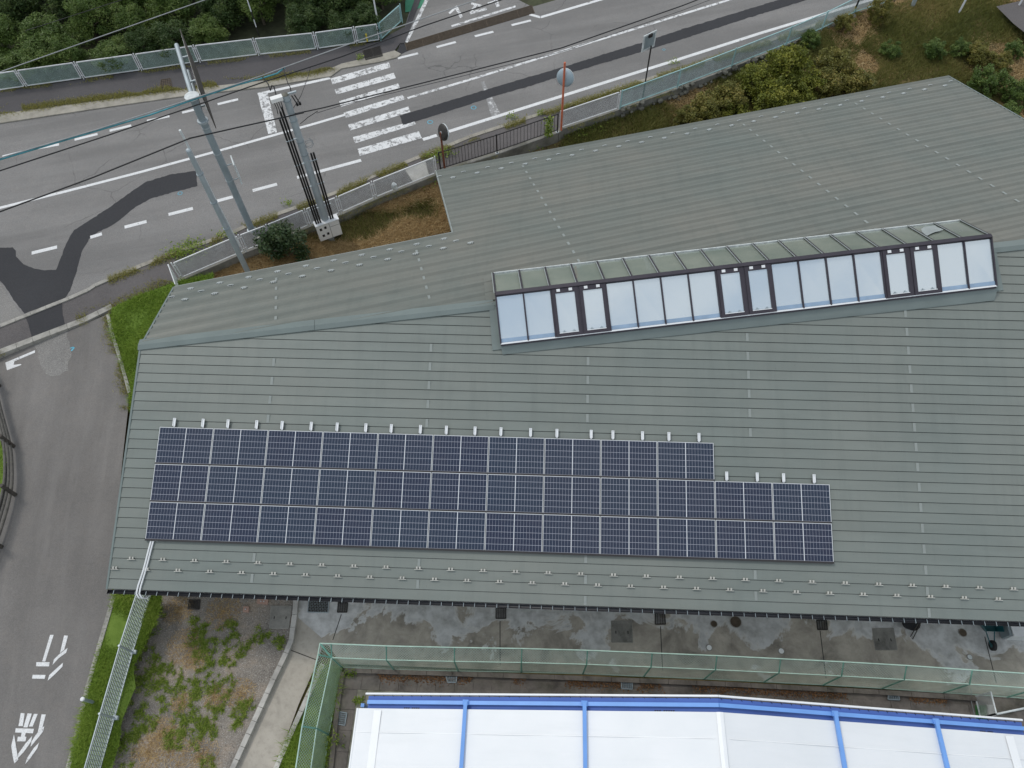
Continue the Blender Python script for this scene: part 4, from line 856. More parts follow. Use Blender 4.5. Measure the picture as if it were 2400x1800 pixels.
mesh_fence('guard_fence', 'turquoise mesh fence along the road above the stone wall', [(1453, 255), (1587, 206), (1714, 157), (1842, 106), (1925, 70), (2001, 32), (2085, 6)], zr, 1.0, 'cyan_metal', 'expanded_cyan', gap=0.02)
# end railing of the white fence turning down to the building
er = thing('end_railing', zr(417, 668), 'white pipe railing with close bars at the grass corner by the roof', 'railing')
ea, eb = zr(416, 656), zr(432, 700)
for i in range(8): p = ea + (eb - ea) * i / 7 + Vector((0, 0, -0.3)); MB().tube([p, p + Vector((0, 0, 1.25))], 0.016 if i else 0.03, 6).build('bar', 'white_metal', er)
for hz in (-0.1, 0.93): MB().tube([ea + Vector((0, 0, hz)), eb + Vector((0, 0, hz))], 0.02, 6).build('rail', 'white_metal', er)
# black railing, two bays
br = thing('bar_railing', zr(1165, 358), 'black vertical bar railing in two bays beside the crossing', 'railing')
BP = [zr(1033, 400), zr(1165, 359), zr(1306, 310)]
for p in BP:
    MB().box(p + Vector((0, 0, 0.53)), (0.06, 0.06, 1.1)).build('post', 'black_metal', br); MB().disc(p, 0.08, 0.03, 12).build('post_shoe', 'white_worn', br)
for a, b in zip(BP, BP[1:]):
    d = b - a; n = 17
    MB().bar(a + Vector((0, 0, 1.03)), b + Vector((0, 0, 1.03)), 0.035, 0.04).build('top_rail', 'black_metal', br); MB().bar(a + Vector((0, 0, 0.14)), b + Vector((0, 0, 0.14)), 0.035, 0.035).build('bottom_rail', 'black_metal', br)
    pk = MB().box((0, 0, 0.585), (0.018, 0.018, 0.87)).mesh('picket', 'black_metal')
    for i in range(1, n + 1): place('picket', pk, br, Matrix.Translation(a + d * i / (n + 1)))
# retaining wall face and coping along the terrace, with rubble stones at the east end
rwl = thing('retaining_wall', (WALL[6].x, WALL[6].y, 0), 'stained concrete retaining wall below the roadside fence', 'wall')
for a, b in zip(WALL[:12], WALL[1:13]):
    d = (b - a).normalized(); n = Vector((d.y, -d.x, 0)); n = n if n.y < 0 else -n; dz = Vector((0, 0, 1))
    MB().hexa([p + q for q in (dz * -2.0,) for p in (a - n * .1, b - n * .1, b + n * 0.16, a + n * 0.16)] + [p + dz * 0.035 for p in (a - n * .1, b - n * .1, b + n * 0.1, a + n * 0.1)]).build('wall_section', 'wall_concrete', rwl)
rbl = thing('rubble_wall', (WALL[14].x, WALL[14].y, 0), 'mossy rubble stone wall below the turquoise fence', 'wall')
for a, b in zip(WALL[12:], WALL[13:]):
    d = (b - a).normalized(); n = Vector((d.y, -d.x, 0)); n = n if n.y < 0 else -n; dz = Vector((0, 0, 1))
    MB().hexa([p + q for q in (dz * -2.0,) for p in (a - n * .1, b - n * .1, b + n * 0.3, a + n * 0.3)] + [p + dz * 0.02 for p in (a - n * .1, b - n * .1, b + n * 0.08, a + n * 0.08)]).build('wall_core', 'wall_concrete', rbl)
def stone_mesh(seed):
    r = random.Random(seed); b = bmesh.new(); bmesh.ops.create_icosphere(b, subdivisions=1, radius=1)
    for v in b.verts: v.co *= r.uniform(0.8, 1.2)
    me = bpy.data.meshes.new('stone'); b.to_mesh(me); b.free(); me.materials.append(MAT['stone']); return me
STM = [stone_mesh(i) for i in range(5)]
W2 = WALL[12:17]
for row in range(3):
    for a, b in zip(W2, W2[1:]):
        d = b - a; m = int(d.length / 0.36); dn_ = d.normalized(); n = Vector((dn_.y, -dn_.x, 0)); n = n if n.y < 0 else -n
        for i in range(m):
            if random.random() < 0.25: continue
            p = a + d * (i + random.uniform(0.2, 0.8)) / m + n * (0.13 + 0.075 * row) + Vector((0, 0, 0.02 - 0.27 * row + random.uniform(-.05, .05))); s_ = random.uniform(0.08, 0.17)
            place('stone', random.choice(STM), rbl, Matrix.Translation(p) @ Matrix.Rotation(random.uniform(0, 6), 4, 'Z') @ Matrix.Diagonal((s_ * 1.3, s_, s_ * 0.8, 1)))
# log fence on the bend of the lane
lf = thing('log_fence', L(20, 1120, 0), 'weathered three-rail log fence curving along the lane edge', 'fence')
LFP = [(-28, 850), (-6, 900), (9, 962), (30, 1040), (36, 1090), (35, 1150), (20, 1215), (-4, 1285), (-45, 1370)]
base = [L(x, y) for x, y in LFP]
def smooth(ps, n=5):
    out = []
    for i in range(len(ps) - 1):
        p0, p1, p2, p3 = ps[max(i - 1, 0)], ps[i], ps[i + 1], ps[min(i + 2, len(ps) - 1)]
        for j in range(n):
            t_ = j / n; out.append(0.5 * ((2 * p1) + (p2 - p0) * t_ + (2 * p0 - 5 * p1 + 4 * p2 - p3) * t_ * t_ + (3 * p1 - p0 - 3 * p2 + p3) * t_ ** 3))
    return out + [ps[-1]]
sb = smooth(base)
for hh in (0.2, 0.42, 0.66): MB().tube([p + Vector((0, 0, hh)) for p in sb], 0.045, 8).build('rail', 'grey_log', lf)
for x, y in ((-3, 905), (30, 1046), (34, 1160), (2, 1282)):
    p = L(x + 2, y); MB().tube([p - Vector((0, 0, 0.2)), p + Vector((0, 0, 0.85))], 0.07, 10).build('post', 'old_timber', lf)
# galvanised grid fence between lane verge and gravel
gf = thing('grid_fence', L(290, 1600), 'galvanised square grid fence between the lane verge and gravel yard', 'fence')
GB = [(358, 1385), (313, 1529), (270, 1683), (232, 1820)]; GP = [L(x, y, 0.08) for x, y in GB]; GH = 0.95
for a, b in zip(GP, GP[1:]):
    d = b - a; ln = d.length; du = d.normalized(); f = MB()
    for hh in (0.06, GH): f.bar(a + Vector((0, 0, hh)), b + Vector((0, 0, hh)), 0.03, 0.035)
    fo = f.build('panel_frame', 'galvanised', gf); w = MB()
    for i in range(1, int(ln / 0.12)): p = a + du * (i * 0.12); w.bar(p + Vector((0, 0, 0.06)), p + Vector((0, 0, GH)), 0.014, 0.014, du)
    for j in range(1, 9): w.bar(a + Vector((0, 0, 0.06 + j * 0.1)), b + Vector((0, 0, 0.06 + j * 0.1)), 0.014, 0.014)
    wo = w.build('grid_wires', 'galvanised', fo); wo['kind'] = 'stuff'
for p in GP: MB().tube([p - Vector((0, 0, 0.2)), p + Vector((0, 0, GH + 0.06))], 0.035, 8).box(p + Vector((0.04, 0, 0.05)), (0.16, 0.12, 0.12)).build('post', 'galvanised', gf)
bo = thing('bollard', L(222, 1647), 'short grey bollard with a pale round cap at the lane edge', 'bollard')
p = L(222, 1647); MB().tube([p, p + Vector((0, 0, 0.72))], 0.05, 12).build('shaft', 'galvanised_dark', bo); MB().disc(p + Vector((0, 0, 0.72)), 0.065, 0.05, 12, dome=0.02).build('cap', 'white_metal', bo)
# green pool fence: upright netted part with an overhang leaning outwards
pf = thing('pool_fence', G(805, 1568, 0), 'green chain-link pool fence with outward leaning top', 'fence')
PB = [G(x, y, 0.05) for x, y in [(803, 1565), (924, 1570), (1074, 1573.5), (1222, 1576), (1366, 1580), (1508, 1586), (1650, 1592), (1790, 1599), (1928, 1606), (2066, 1614), (2210, 1624), (2360, 1634), (2510, 1646)]]
PBW = [G(803, 1565, 0.05), G(771, 1722, 0.05), G(750, 1880, 0.05)]
VH = 1.62
def pool_run(P, out):
    up = Vector((0, 0, 1)); mid = [p + up * VH for p in P]; top = [p + up * (VH + 0.34) + out * 0.34 for p in P]
    for i, p in enumerate(P):
        MB().tube([p, mid[i], top[i]], 0.026, 8).build('post', 'green_metal', pf)
    for a, b, c, d, e, f in zip(P, P[1:], mid, mid[1:], top, top[1:]):
        MB().tube([c, d], 0.018, 6).build('rail', 'pale_green_metal', pf); MB().tube([e, f], 0.022, 6).build('rail', 'pale_green_metal', pf); MB().tube([a + up * .05, b + up * .05], 0.016, 6).build('rail', 'pale_green_metal', pf)
        MB().quad_uv(a + up * .05, b + up * .05, d, c).build('chain_link', 'net_green', pf); MB().quad_uv(c, d, f, e).build('chain_link', 'chain_green', pf)
pool_run(PB, Vector((0.02, 1, 0)).normalized())
pool_run(PBW, Vector((-1, 0.02, 0)).normalized())
# corner infill of the overhang
up = Vector((0, 0, 1)); c0 = PB[0] + up * VH; c1 = c0 + up * .34 + Vector((0, 1, 0)) * .34; c2 = c0 + up * .34 + Vector((-1, 0, 0)) * .34; c3 = c0 + up * .34 + Vector((-.34, .34, 0))
MB().tube([c0, c3], 0.03, 8).build('corner_arm', 'green_metal', pf); MB().tube([c1, c3, c2], 0.022, 6).build('rail', 'pale_green_metal', pf)
MB().quad_uv(c0, c1, c3, c2).build('chain_link', 'chain_green', pf)
# ================================================================== POOL SHELTER
ps = thing('pool_shelter', (5, 0, 0), 'white membrane pool shelter with blue steel frame', 'shelter')
YN = 3.25; EZ, RZ_ = 2.35, 4.4; XL, XR_, XM = G(838, 1662, EZ).x, 14.05, 5.05; XLn = G(865, 1625, EZ).x
def tz(x): return EZ + (RZ_ - EZ) * (1 - abs(x - XM) / (XM - XL if x < XM else XR_ - XM)) if XL <= x <= XR_ else EZ
XS = [XLn, XM, XR_]
def band(y0, y1, z0, z1, name, mat, th=0.012, xs=None):
    xs = xs or XS
    for a, b in zip(xs, xs[1:]): MB().prism([(a, y0, tz(a) + z0), (b, y0, tz(b) + z0), (b, y1, tz(b) + z1), (a, y1, tz(a) + z1)], th).build(name, mat, ps)
ysw = G(1200, 1658, EZ + 1.0).y
YB = 2.86
band(YB - 0.04, YN - 0.05, -0.12, -0.06, 'gable_sheet', 'blue_sheet')
for a, b in zip(XS, XS[1:]):
    MB().tube([(a - (0.08 if a == XLn else 0), YN, tz(a)), (b, YN, tz(b))], 0.03, 8).build('hem', 'canopy_tape', ps)
    MB().bar((a, YB + 0.17, tz(a) - 0.03), (b, YB + 0.17, tz(b) - 0.03), 0.1, 0.08).build('gable_beam', 'blue_steel', ps)
lc = MB()
x = XLn + 0.15
while x < XR_: lc.bar((x, YN - 0.02, tz(x) - 0.03), (x + 0.05, YN - 0.08, tz(x) - 0.07), 0.012, 0.012); x += 0.28
lc.build('lacing', 'ink', ps)['kind'] = 'stuff'
XC = [XL, XL + 0.02, XM, XR_]
ny = 7
def canopy(xa, xb, nx=16):
    m = MB(); vs = []; fs = []; y0, y1 = YB, -14.0; ys = [y0 - (y0 - y1) * (j / 14) for j in range(15)]
    for j, yy in enumerate(ys):
        for i in range(nx + 1):
            x = xa + (xb - xa) * i / nx; vs.append((x, yy, tz(x) + 0.012 * math.sin(x * 2.2) + 0.01 * math.sin(yy * 3 + x)))
    for j in range(14):
        for i in range(nx): fs.append((j * (nx + 1) + i + 1, j * (nx + 1) + i, (j + 1) * (nx + 1) + i, (j + 1) * (nx + 1) + i + 1))
    m.add(vs, fs, True); return m.build('canopy_sheet', 'canopy_white', ps)
ribs_px = [(1090, 1660), (1370, 1665), (1957, 1665), (2193, 1682)]
edges = [XL] + [G(x, y, tz(0) + 0.6).x for x, y in ()] + [XM, XR_]
canopy(XL, XM - 0.06); canopy(XM + 0.06, XR_)
MB().prism([(XM - 0.09, YB, RZ_ + 0.005), (XM, YB, RZ_ + 0.03), (XM, -14, RZ_ + 0.03), (XM - 0.09, -14, RZ_ + 0.005)], 0.02).prism([(XM, YB, RZ_ + 0.03), (XM + 0.09, YB, RZ_ + 0.005), (XM + 0.09, -14, RZ_ + 0.005), (XM, -14, RZ_ + 0.03)], 0.02).build('ridge_tape', 'canopy_tape', ps)
for px_, py_, in ribs_px:
    x = G(px_, py_, 3.4).x
    for _ in range(6): x = G(px_, py_, tz(x) + 0.08).x
    MB().bar((x, YB + 0.2, tz(x) + 0.06), (x, -14, tz(x) + 0.06), 0.1, 0.1).box((x, YB + 0.17, tz(x) + 0.05), (0.16, 0.14, 0.06)).build('rib', 'blue_steel', ps)
for yy in (2.25, 1.05, -0.3): 
    for a, b in ((XL, XM - .2), (XM + .2, XR_)): MB().prism([(a, yy, tz(a) + 0.016), (b, yy, tz(b) + 0.016), (b, yy - 0.02, tz(b) + 0.016), (a, yy - 0.02, tz(a) + 0.016)], 0.01).build('seam', 'canopy_tape', ps)
MB().prism([(XL + .5, YB - .05, tz(XL + .5) + .02), (XL + .72, YB - .05, tz(XL + .72) + .02), (XL + .72, -14, tz(XL + .72) + .02), (XL + .5, -14, tz(XL + .5) + .02)], 0.01).build('edge_tape', 'canopy_tape', ps)
MB().prism([(XR_ - .7, YB - .05, tz(XR_ - .7) + .02), (XR_ - .45, YB - .05, tz(XR_ - .45) + .02), (XR_ - .45, -14, tz(XR_ - .45) + .02), (XR_ - .7, -14, tz(XR_ - .7) + .02)], 0.01).build('edge_tape', 'canopy_tape', ps)
MB().tube([(XL, YB, EZ), (XL, -14, EZ)], 0.035, 8).build('eave_hem', 'canopy_tape', ps)
for x0, n_ in ((G(945, 1648, 2.9).x, 7), (G(1538, 1650, 4.2).x, 8), (G(2300, 1695, 2.7).x, 6)):
    m = MB()
    for i in range(n_):
        x = x0 + i * 0.06 + (0.05 if i > 2 else 0); m.box((x, YB + 0.02, tz(x) - 0.095), (0.035, 0.05, 0.004)).box((x + 0.02, YB + 0.035, tz(x) - 0.094), (0.02, 0.014, 0.004))
    m.build('printed_mark', 'ink', ps)
for x in (XL + 0.1, XM, XR_ - 0.1): MB().bar((x, YB + 0.1, 0), (x, YB + 0.1, tz(x) - 0.15), 0.1, 0.1).build('column', 'blue_steel', ps)
# ================================================================== POLES, SIGNS, MIRRORS
ROADDIR = (WALL[9] - WALL[7]).normalized(); ACROSS = Vector((-ROADDIR.y, ROADDIR.x, 0)); UPV = Vector((0, 0, 1))
# cantilever guide-sign pole on the near footway
b = G(590, 538, ZR); hA = HT(b, 226)
sp = thing('sign_pole', b, 'thick grey-green cantilever pole carrying a large guide sign seen edge-on', 'pole')
MB().tube([b, b + UPV * hA], 0.14, 14, 0.135).build('shaft', 'galvanised_dark', sp); MB().disc(b, 0.2, 0.03, 14).build('base_plate', 'galvanised', sp)
MB().disc(b + UPV * (hA - 0.02), 0.26, 0.05, 20, dome=0.02).build('top_flange', 'white_worn', sp)
tA = b + UPV * (hA - 0.12); eA = G(414, 106, tA.z); arm = (eA - tA); 
MB().tube([tA, tA + arm], 0.085, 12).dome(tA + arm, 0.085, 0.06, 12, arm).build('arm', 'galvanised', sp)
lowz = tA - UPV * 1.05; MB().tube([lowz, lowz + arm * 0.97], 0.085, 12).build('arm', 'galvanised', sp)
for z_ in (0.02, -0.98): MB().disc(b + UPV * (hA + z_ - 0.1), 0.2, 0.08, 16).build('collar', 'galvanised', sp)
ad = arm.normalized(); sx = Vector((ad.y, -ad.x, 0)); sx = sx if sx.x > 0 else -sx
s0 = G(424, 78, tA.z); offs = (s0 - (tA + arm)).dot(sx); c0_, c1_ = tA + arm * 0.02 + sx * 0.32, tA + arm * 1.12 + sx * 0.32
sc_ = (c0_ + c1_) / 2 - UPV * 0.55
board = MB().box(sc_, ((c1_ - c0_).length, 0.03, 1.75), ad, None, UPV).build('sign_board', 'old_timber', sp)
MB().box(sc_ - sx * 0.03, ((c1_ - c0_).length, 0.03, 0.06), ad, None, UPV).box(sc_ - sx * 0.03 + UPV * .6, ((c1_ - c0_).length, 0.03, 0.06), ad, None, UPV).build('stiffener', 'white_worn', board)
for f_, zz in ((0.3, 0), (0.75, 0), (0.3, -1.05), (0.75, -1.05)): MB().bar(tA + arm * f_ + UPV * zz, tA + arm * f_ + sx * 0.3 + UPV * zz, 0.06, 0.06).build('sign_bracket', 'galvanised', sp)
for z_ in (0.42, 0.62, 0.8): MB().disc(b + UPV * (hA * z_), 0.147, 0.05, 14).build('band_clamp', 'galvanised', sp)
h1 = HT(b, 425); zb = b + UPV * h1
for dz in (0.0, 0.75): MB().tube([b + UPV * (h1 + dz), b + UPV * (h1 + dz) + sx * 0.34 + ad * 0.05], 0.02, 6).build('side_bracket', 'galvanised_dark', sp)
MB().box(b + UPV * (h1 + 0.4) + sx * 0.4 + ad * 0.05, (0.6, 0.05, 1.0), ad, None, UPV).build('side_sign', 'white_worn', sp)
# slim support pole in the strip behind the roof
b = G(602, 680, 0.8); hC = HT(b, 353)
up_ = thing('support_pole', b, 'slim pale grey pole rising from behind the roof with a conduit strapped to it', 'pole')
MB().tube([b, b + UPV * hC], 0.115, 12, 0.09).dome(b + UPV * hC, 0.09, 0.08, 12).build('shaft', 'galvanised', up_)
TC = b + UPV * (hC + 0.75) + Vector((-0.03, 0.12, 0))
MB().tube([b + UPV * (hC * 0.35) + Vector((0.1, 0.1, 0)), b + UPV * (hC + 0.75) + Vector((-0.03, 0.12, 0))], 0.04, 8).build('conduit', 'white_worn', up_)
for f_ in (0.5, 0.68, 0.86): MB().disc(b + UPV * (hC * f_), 0.125, 0.04, 12).build('band_clamp', 'galvanised_dark', up_)
# service pole with black risers and meter cabinet
b = G(783, 578, 0.75); hB = HT(b, 222)
sv = thing('utility_pole', b, 'grey concrete utility pole with black cable risers and a cream meter cabinet', 'pole')
shaft = MB().tube([b, b + UPV * hB], 0.165, 16, 0.125).build('shaft', 'galvanised', sv); MB().dome(b + UPV * hB, 0.125, 0.05, 16).build('pole_cap', 'stone', sv)
rd = ROADDIR
for off, z1 in ((-0.46, 0.90), (-0.36, 0.93), (-0.26, 0.95), (0.24, 0.66), (0.34, 0.66)):
    MB().tube([b + rd * off * 0.9 - ACROSS * 0.12 + UPV * 1.2, b + rd * off - ACROSS * 0.05 + UPV * (hB * z1)], 0.04, 8).build('riser', 'black_cable', sv)
for f_ in (0.32, 0.47, 0.62, 0.77, 0.9): MB().bar(b + rd * -0.5 - ACROSS * 0.08 + UPV * (hB * f_), b + rd * (0.1 if f_ > .7 else 0.4) - ACROSS * 0.08 + UPV * (hB * f_), 0.05, 0.03).build('riser_clamp', 'galvanised', sv)
for f_ in (0.97, 0.86, 0.74, 0.66): MB().disc(b + UPV * (hB * f_), 0.15, 0.05, 14).build('band_clamp', 'galvanised_dark', sv)
tB = b + UPV * hB
MB().box(tB + rd * -0.33 + UPV * -0.05, (0.42, 0.2, 0.14), rd).build('cable_head', 'cream_plastic', sv); MB().bar(tB + rd * 0.05, tB + rd * 0.4, 0.06, 0.06).build('short_arm', 'galvanised', sv)
for i in range(4): MB().tube([tB + rd * (-0.46 + i * 0.08) + UPV * -0.1, tB + rd * (-0.44 + i * 0.07) - ACROSS * 0.1 + UPV * -0.35, tB + rd * (-0.46 + min(i, 2) * 0.1) - ACROSS * 0.05 + UPV * -0.62], 0.014, 6).build('lead', 'black_cable', sv)
for k_ in (0.2, 0.3): MB().tube([tB + rd * k_ + UPV * -0.1, tB + rd * (k_ + .05) + UPV * -0.3, tB + rd * (k_ + 0.1) + UPV * -0.5], 0.02, 6).disc(tB + rd * (k_ + 0.1) + UPV * -0.55, 0.045, 0.1, 10).build('insulator', 'black_cable', sv)
coil = MB(); cc_ = b + UPV * (hB * 0.70) + rd * 0.3
coil.tube([cc_ + rd * math.cos(i * 0.6) * 0.16 + UPV * math.sin(i * 0.6) * 0.16 + ACROSS * 0.01 * i for i in range(24)], 0.014, 6); coil.build('cable_coil', 'grey_cable', sv)
cbz = 1.55; c0_ = G(752, 566, cbz); cdir = (G(803, 548, cbz) - c0_); cwid = cdir.length; cdir.normalize(); cn = Vector((cdir.y, -cdir.x, 0)); chh = HT(c0_, 532)
cc_ = c0_ + cdir * cwid / 2 - cn * 0.14
cab = MB().box(cc_ + UPV * chh / 2, (cwid, 0.28, chh), cdir).build('meter_cabinet', 'cream_plastic', sv)
MB().box(cc_ + UPV * (chh + 0.02) + cn * 0.01, (cwid + 0.06, 0.34, 0.05), cdir).build('cabinet_roof', 'white_metal', cab)
for u_, v_ in ((0.16, 0.72), (0.37, 0.76), (0.2, 0.3), (0.41, 0.34)): MB().box(c0_ + cdir * cwid * u_ + UPV * chh * v_ + cn * 0.004, (0.1, 0.012, 0.13), cdir).build('meter_window', 'dark_glass', cab)
MB().box(c0_ + cdir * cwid * 0.56 + UPV * chh / 2 + cn * 0.003, (0.012, 0.008, chh * 0.98), cdir).build('door_gap', 'iron', cab); MB().box(c0_ + cdir * cwid * 0.78 + UPV * chh * 0.7 + cn * 0.003, (cwid * 0.42, 0.008, 0.01), cdir).build('door_gap', 'iron', cab)
for i in range(6): MB().tube([c0_ + cdir * cwid * (0.6 + 0.06 * i) - cn * 0.1, c0_ + cdir * cwid * (0.6 + 0.06 * i) - cn * 0.1 - UPV * (cbz - 0.6)], 0.022, 6).build('cable_tail', 'black_cable', cab)
MB().bar(c0_ + cdir * cwid * 0.56 - cn * 0.06 - UPV * 0.95, c0_ + cdir * cwid * 0.56 - cn * 0.06, 0.05, 0.05).build('cabinet_leg', 'galvanised', cab)
# traffic mirrors
def mirror(name, label, base, top_py, disc_px, r, pole_mat, back_mat, face_dir, pr):
    h = HT(base, top_py); o = thing(name, base, label, 'mirror'); MB().tube([base, base + UPV * h], pr, 10).build('post', pole_mat, o); MB().dome(base + UPV * h, pr, 0.03, 10).build('post_cap', pole_mat, o)
    hz = HT(base, disc_px[1]); c = base + UPV * hz + Vector((face_dir[0], face_dir[1], 0)) * 0.16; f = Vector((face_dir[0], face_dir[1], -0.25)).normalized()
    hood = MB().dome(c, r, -0.12, 24, f).build('mirror_back', back_mat, o); MB().tube([c, c + f * 0.05], r * 1.02, 24, cap=False).build('rim', 'white_worn', hood)
    MB().disc(c + f * 0.03, r * 0.97, 0.006, 24, f).build('mirror_glass', 'dark_glass', hood)
    x = f.cross(UPV).normalized(); y = x.cross(f)
    for i in range(8): a = i * math.pi / 4; d = x * math.cos(a) + y * math.sin(a); MB().bar(c - f * 0.125, c - f * 0.03 + d * r * 0.92, 0.03, 0.02, f).build('rib', 'steel', hood)
    MB().bar(base + UPV * hz, c - f * 0.1, 0.06, 0.12).build('clamp', pole_mat, o); return o
mirror('traffic_mirror', 'orange post with a round traffic mirror seen from behind', G(1315, 306, ZR), 147, (1317, 187), 0.40, 'orange_paint', 'mirror_back', (0.35, 0.93), 0.05)
mirror('traffic_mirror', 'rusty post with a round traffic mirror by the crossing', G(1043, 400, ZR), 312, (1036, 313), 0.36, 'rust', 'iron', (0.62, 0.5), 0.045)
b = G(1506, 232, ZR); h = HT(b, 80); o = thing('road_sign', b, 'thin black post with a square sign seen from behind on the far verge', 'road sign')
MB().tube([b, b + UPV * (h * 0.83)], 0.035, 8).build('post', 'black_metal', o)
c = b + UPV * (h * 0.88) + Vector((-0.12, 0.1, 0)); sf = Vector((-0.62, 0.78, 0)); sxx = Vector((0.78, 0.62, 0))
sgn = MB(); 
for u, v, w, hh in ((0, 0.36, 0.78, 0.08), (0, -0.36, 0.78, 0.08), (-0.35, 0, 0.08, 0.66), (0.35, 0, 0.08, 0.66)): sgn.box(c + sxx * u + UPV * v, (w, 0.04, hh), sxx, None, UPV)
sgn.build('sign_frame', 'white_worn', o); MB().box(c, (0.64, 0.02, 0.64), sxx, None, UPV).build('sign_plate', 'galvanised_dark', o); MB().box(c + UPV * 0.3, (0.2, 0.16, 0.16), sxx).build('lamp_housing', 'black_metal', o)
# snow marker, street lamp, guy wire and white posts at the frame's edge
b = G(612, 98, ZR); o = thing('marker_pole', b, 'black and white marker pole standing among the dark trees', 'pole')
for i in range(9): MB().tube([b + UPV * i * 0.42 + Vector((0, 0, 0.3 if i == 0 else 0)), b + UPV * (i + 1) * 0.42], 0.03, 8).build('band', 'white_metal' if i in (2, 4, 5, 6) else 'black_metal', o)
b = G(891, 84, ZR); o = thing('lamp_post', b, 'slender white lamp post at the turquoise fence corner', 'lamp post'); MB().tube([b, b + UPV * 4.5], 0.045, 8, 0.035).build('shaft', 'white_metal', o); MB().disc(b, 0.1, 0.03, 10).build('base_plate', 'galvanised', o)
for px_, py_, n_ in ((2250, 25, 'white post on the grassy bank beside the dry patch'), (2386, 16, 'white post at the paved spot in the corner'), (2138, 14, 'pale grey post at the end of the turquoise fence')):
    b = G(px_, py_, 1.65); o = thing('marker_post', b - UPV * 0.1, n_, 'post'); MB().tube([b - UPV * .1, b + UPV * (1.1 if px_ != 2138 else 0.8)], 0.05 if px_ != 2138 else 0.11, 10).build('shaft', 'white_metal' if px_ != 2138 else 'galvanised', o); MB().dome(b + UPV * (1.1 if px_ != 2138 else 0.8), 0.05 if px_ != 2138 else 0.11, 0.03, 10).build('cap', 'white_metal', o)
b = G(2001, 28, ZR); o = thing('guy_wire', b, 'black and yellow guy wire guard rising by the far fence', 'guy wire'); e = G(2040, -60, ZR + 3.0)
MB().tube([b, b + (e - b) * 0.5], 0.04, 8).build('guard', 'black_metal', o); MB().tube([b + (e - b) * 0.04, b + (e - b) * 0.16], 0.045, 8).build('yellow_band', 'yellow_plastic', o); MB().tube([b + (e - b) * .5, e], 0.012, 6).build('strand', 'grey_cable', o)
o = thing('yellow_sleeve', G(860, 88, ZR + 0.5), 'yellow plastic sleeve tied to the turquoise mesh fence', 'sleeve'); p = G(861, 97, ZR + 0.15); MB().tube([p, p + UPV * 0.42], 0.045, 10).build('sleeve_tube', 'yellow_plastic', o)
# ---- overhead cables
def cable(name, label, pts, zs_, r, mat, sag=0.0):
    P = [G(x, y, z) for (x, y), z in zip(pts, zs_)]; Q = []
    for a, b in zip(P, P[1:]):
        n_ = max(2, int((b - a).length / 0.8))
        for i in range(n_): t_ = i / n_; Q.append(a + (b - a) * t_ - UPV * sag * 4 * t_ * (1 - t_))
    Q.append(P[-1]); o = MB().tube(Q, r, 6).build(name, mat); return tag(o, label, 'cable')
cable('overhead_cable', 'single pale overhead wire crossing above the dark trees', [(-120, 211), (485, -2), (560, -30)], (8, 8.5, 8.6), 0.017, 'grey_cable')
cable('overhead_cable', 'thin dark overhead wire high above the dark trees', [(60, 72), (300, -5), (400, -40)], (9, 9.2, 9.3), 0.010, 'black_cable')
cable('overhead_cable', 'grey messenger wire above the teal bundle over the road', [(-90, 398), (0, 370), (232, 302), (452, 231), (615, 177), (665, 158), (844, 94), (914, 70), (1000, 40), (1140, -8), (1250, -50)], [8.6] * 11, 0.018, 'grey_cable')
cable('overhead_cable', 'teal wrapped cable bundle strung over the road past the sign pole', [(-90, 403), (0, 374), (130, 335), (232, 305), (350, 270), (452, 234), (560, 198), (612, 184), (650, 172), (668, 158)], [8.55] * 10, 0.028, 'teal_cable')
cable('overhead_cable', 'thick black cable below the teal bundle crossing to the side road', [(-90, 430), (0, 400), (250, 318), (488, 237), (615, 193), (727, 157), (800, 133), (995, 60), (1180, -2), (1290, -40)], [8.3] * 10, 0.022, 'black_cable')
TBz = 7.25
cable('overhead_cable', 'black cable from the left edge to the slim pole head', [(-90, 535), (0, 496), (220, 415), (445, 324)], [8.4, 8.5, 8.6, TC.z], 0.024, 'black_cable')
cable('overhead_cable', 'black cable spanning from the slim pole to the utility pole', [(445, 324), (560, 298), (651, 278), (712, 264)], [TC.z, 8.3, 8.0, 7.8], 0.024, 'black_cable')
cable('overhead_cable', 'black cable from the utility pole along the crossing and road', [(690, 267), (760, 252), (800, 242), (1060, 177), (1317, 112), (1600, 13), (1700, -26)], [7.8, 7.8, 7.8, 7.8, 7.9, 8.0, 8.0], 0.022, 'black_cable')
cable('overhead_cable', 'thin wire hanging just below the road cable at the crossing', [(742, 265), (800, 247), (1060, 184), (1317, 121), (1600, 24), (1700, -14)], [7.7] * 6, 0.009, 'black_cable')
cable('drop_cable', 'thin drop wire from the thick cable to the utility pole', [(727, 158), (722, 180), (705, 225), (688, 253)], [8.3, 8.2, 8.0, 7.6], 0.01, 'black_cable')
cable('drop_cable', 'black drop loop at the utility pole head on the left', [(615, 180), (628, 196), (634, 212), (637, 200), (642, 203), (647, 222)], [8.6, 8.5, 8.4, 8.6, 8.55, 8.4], 0.02, 'black_cable')
cable('drop_cable', 'black drop cable at the utility pole head on the right', [(664, 160), (670, 180), (675, 196), (680, 204), (682, 214)], [8.6, 8.5, 8.4, 8.4, 8.3], 0.016, 'black_cable')
cable('drop_cable', 'thin slanting wire from the cable clamp to the pole coil', [(745, 260), (722, 275), (704, 290)], [7.7, 7.4, 7.0], 0.012, 'black_cable')
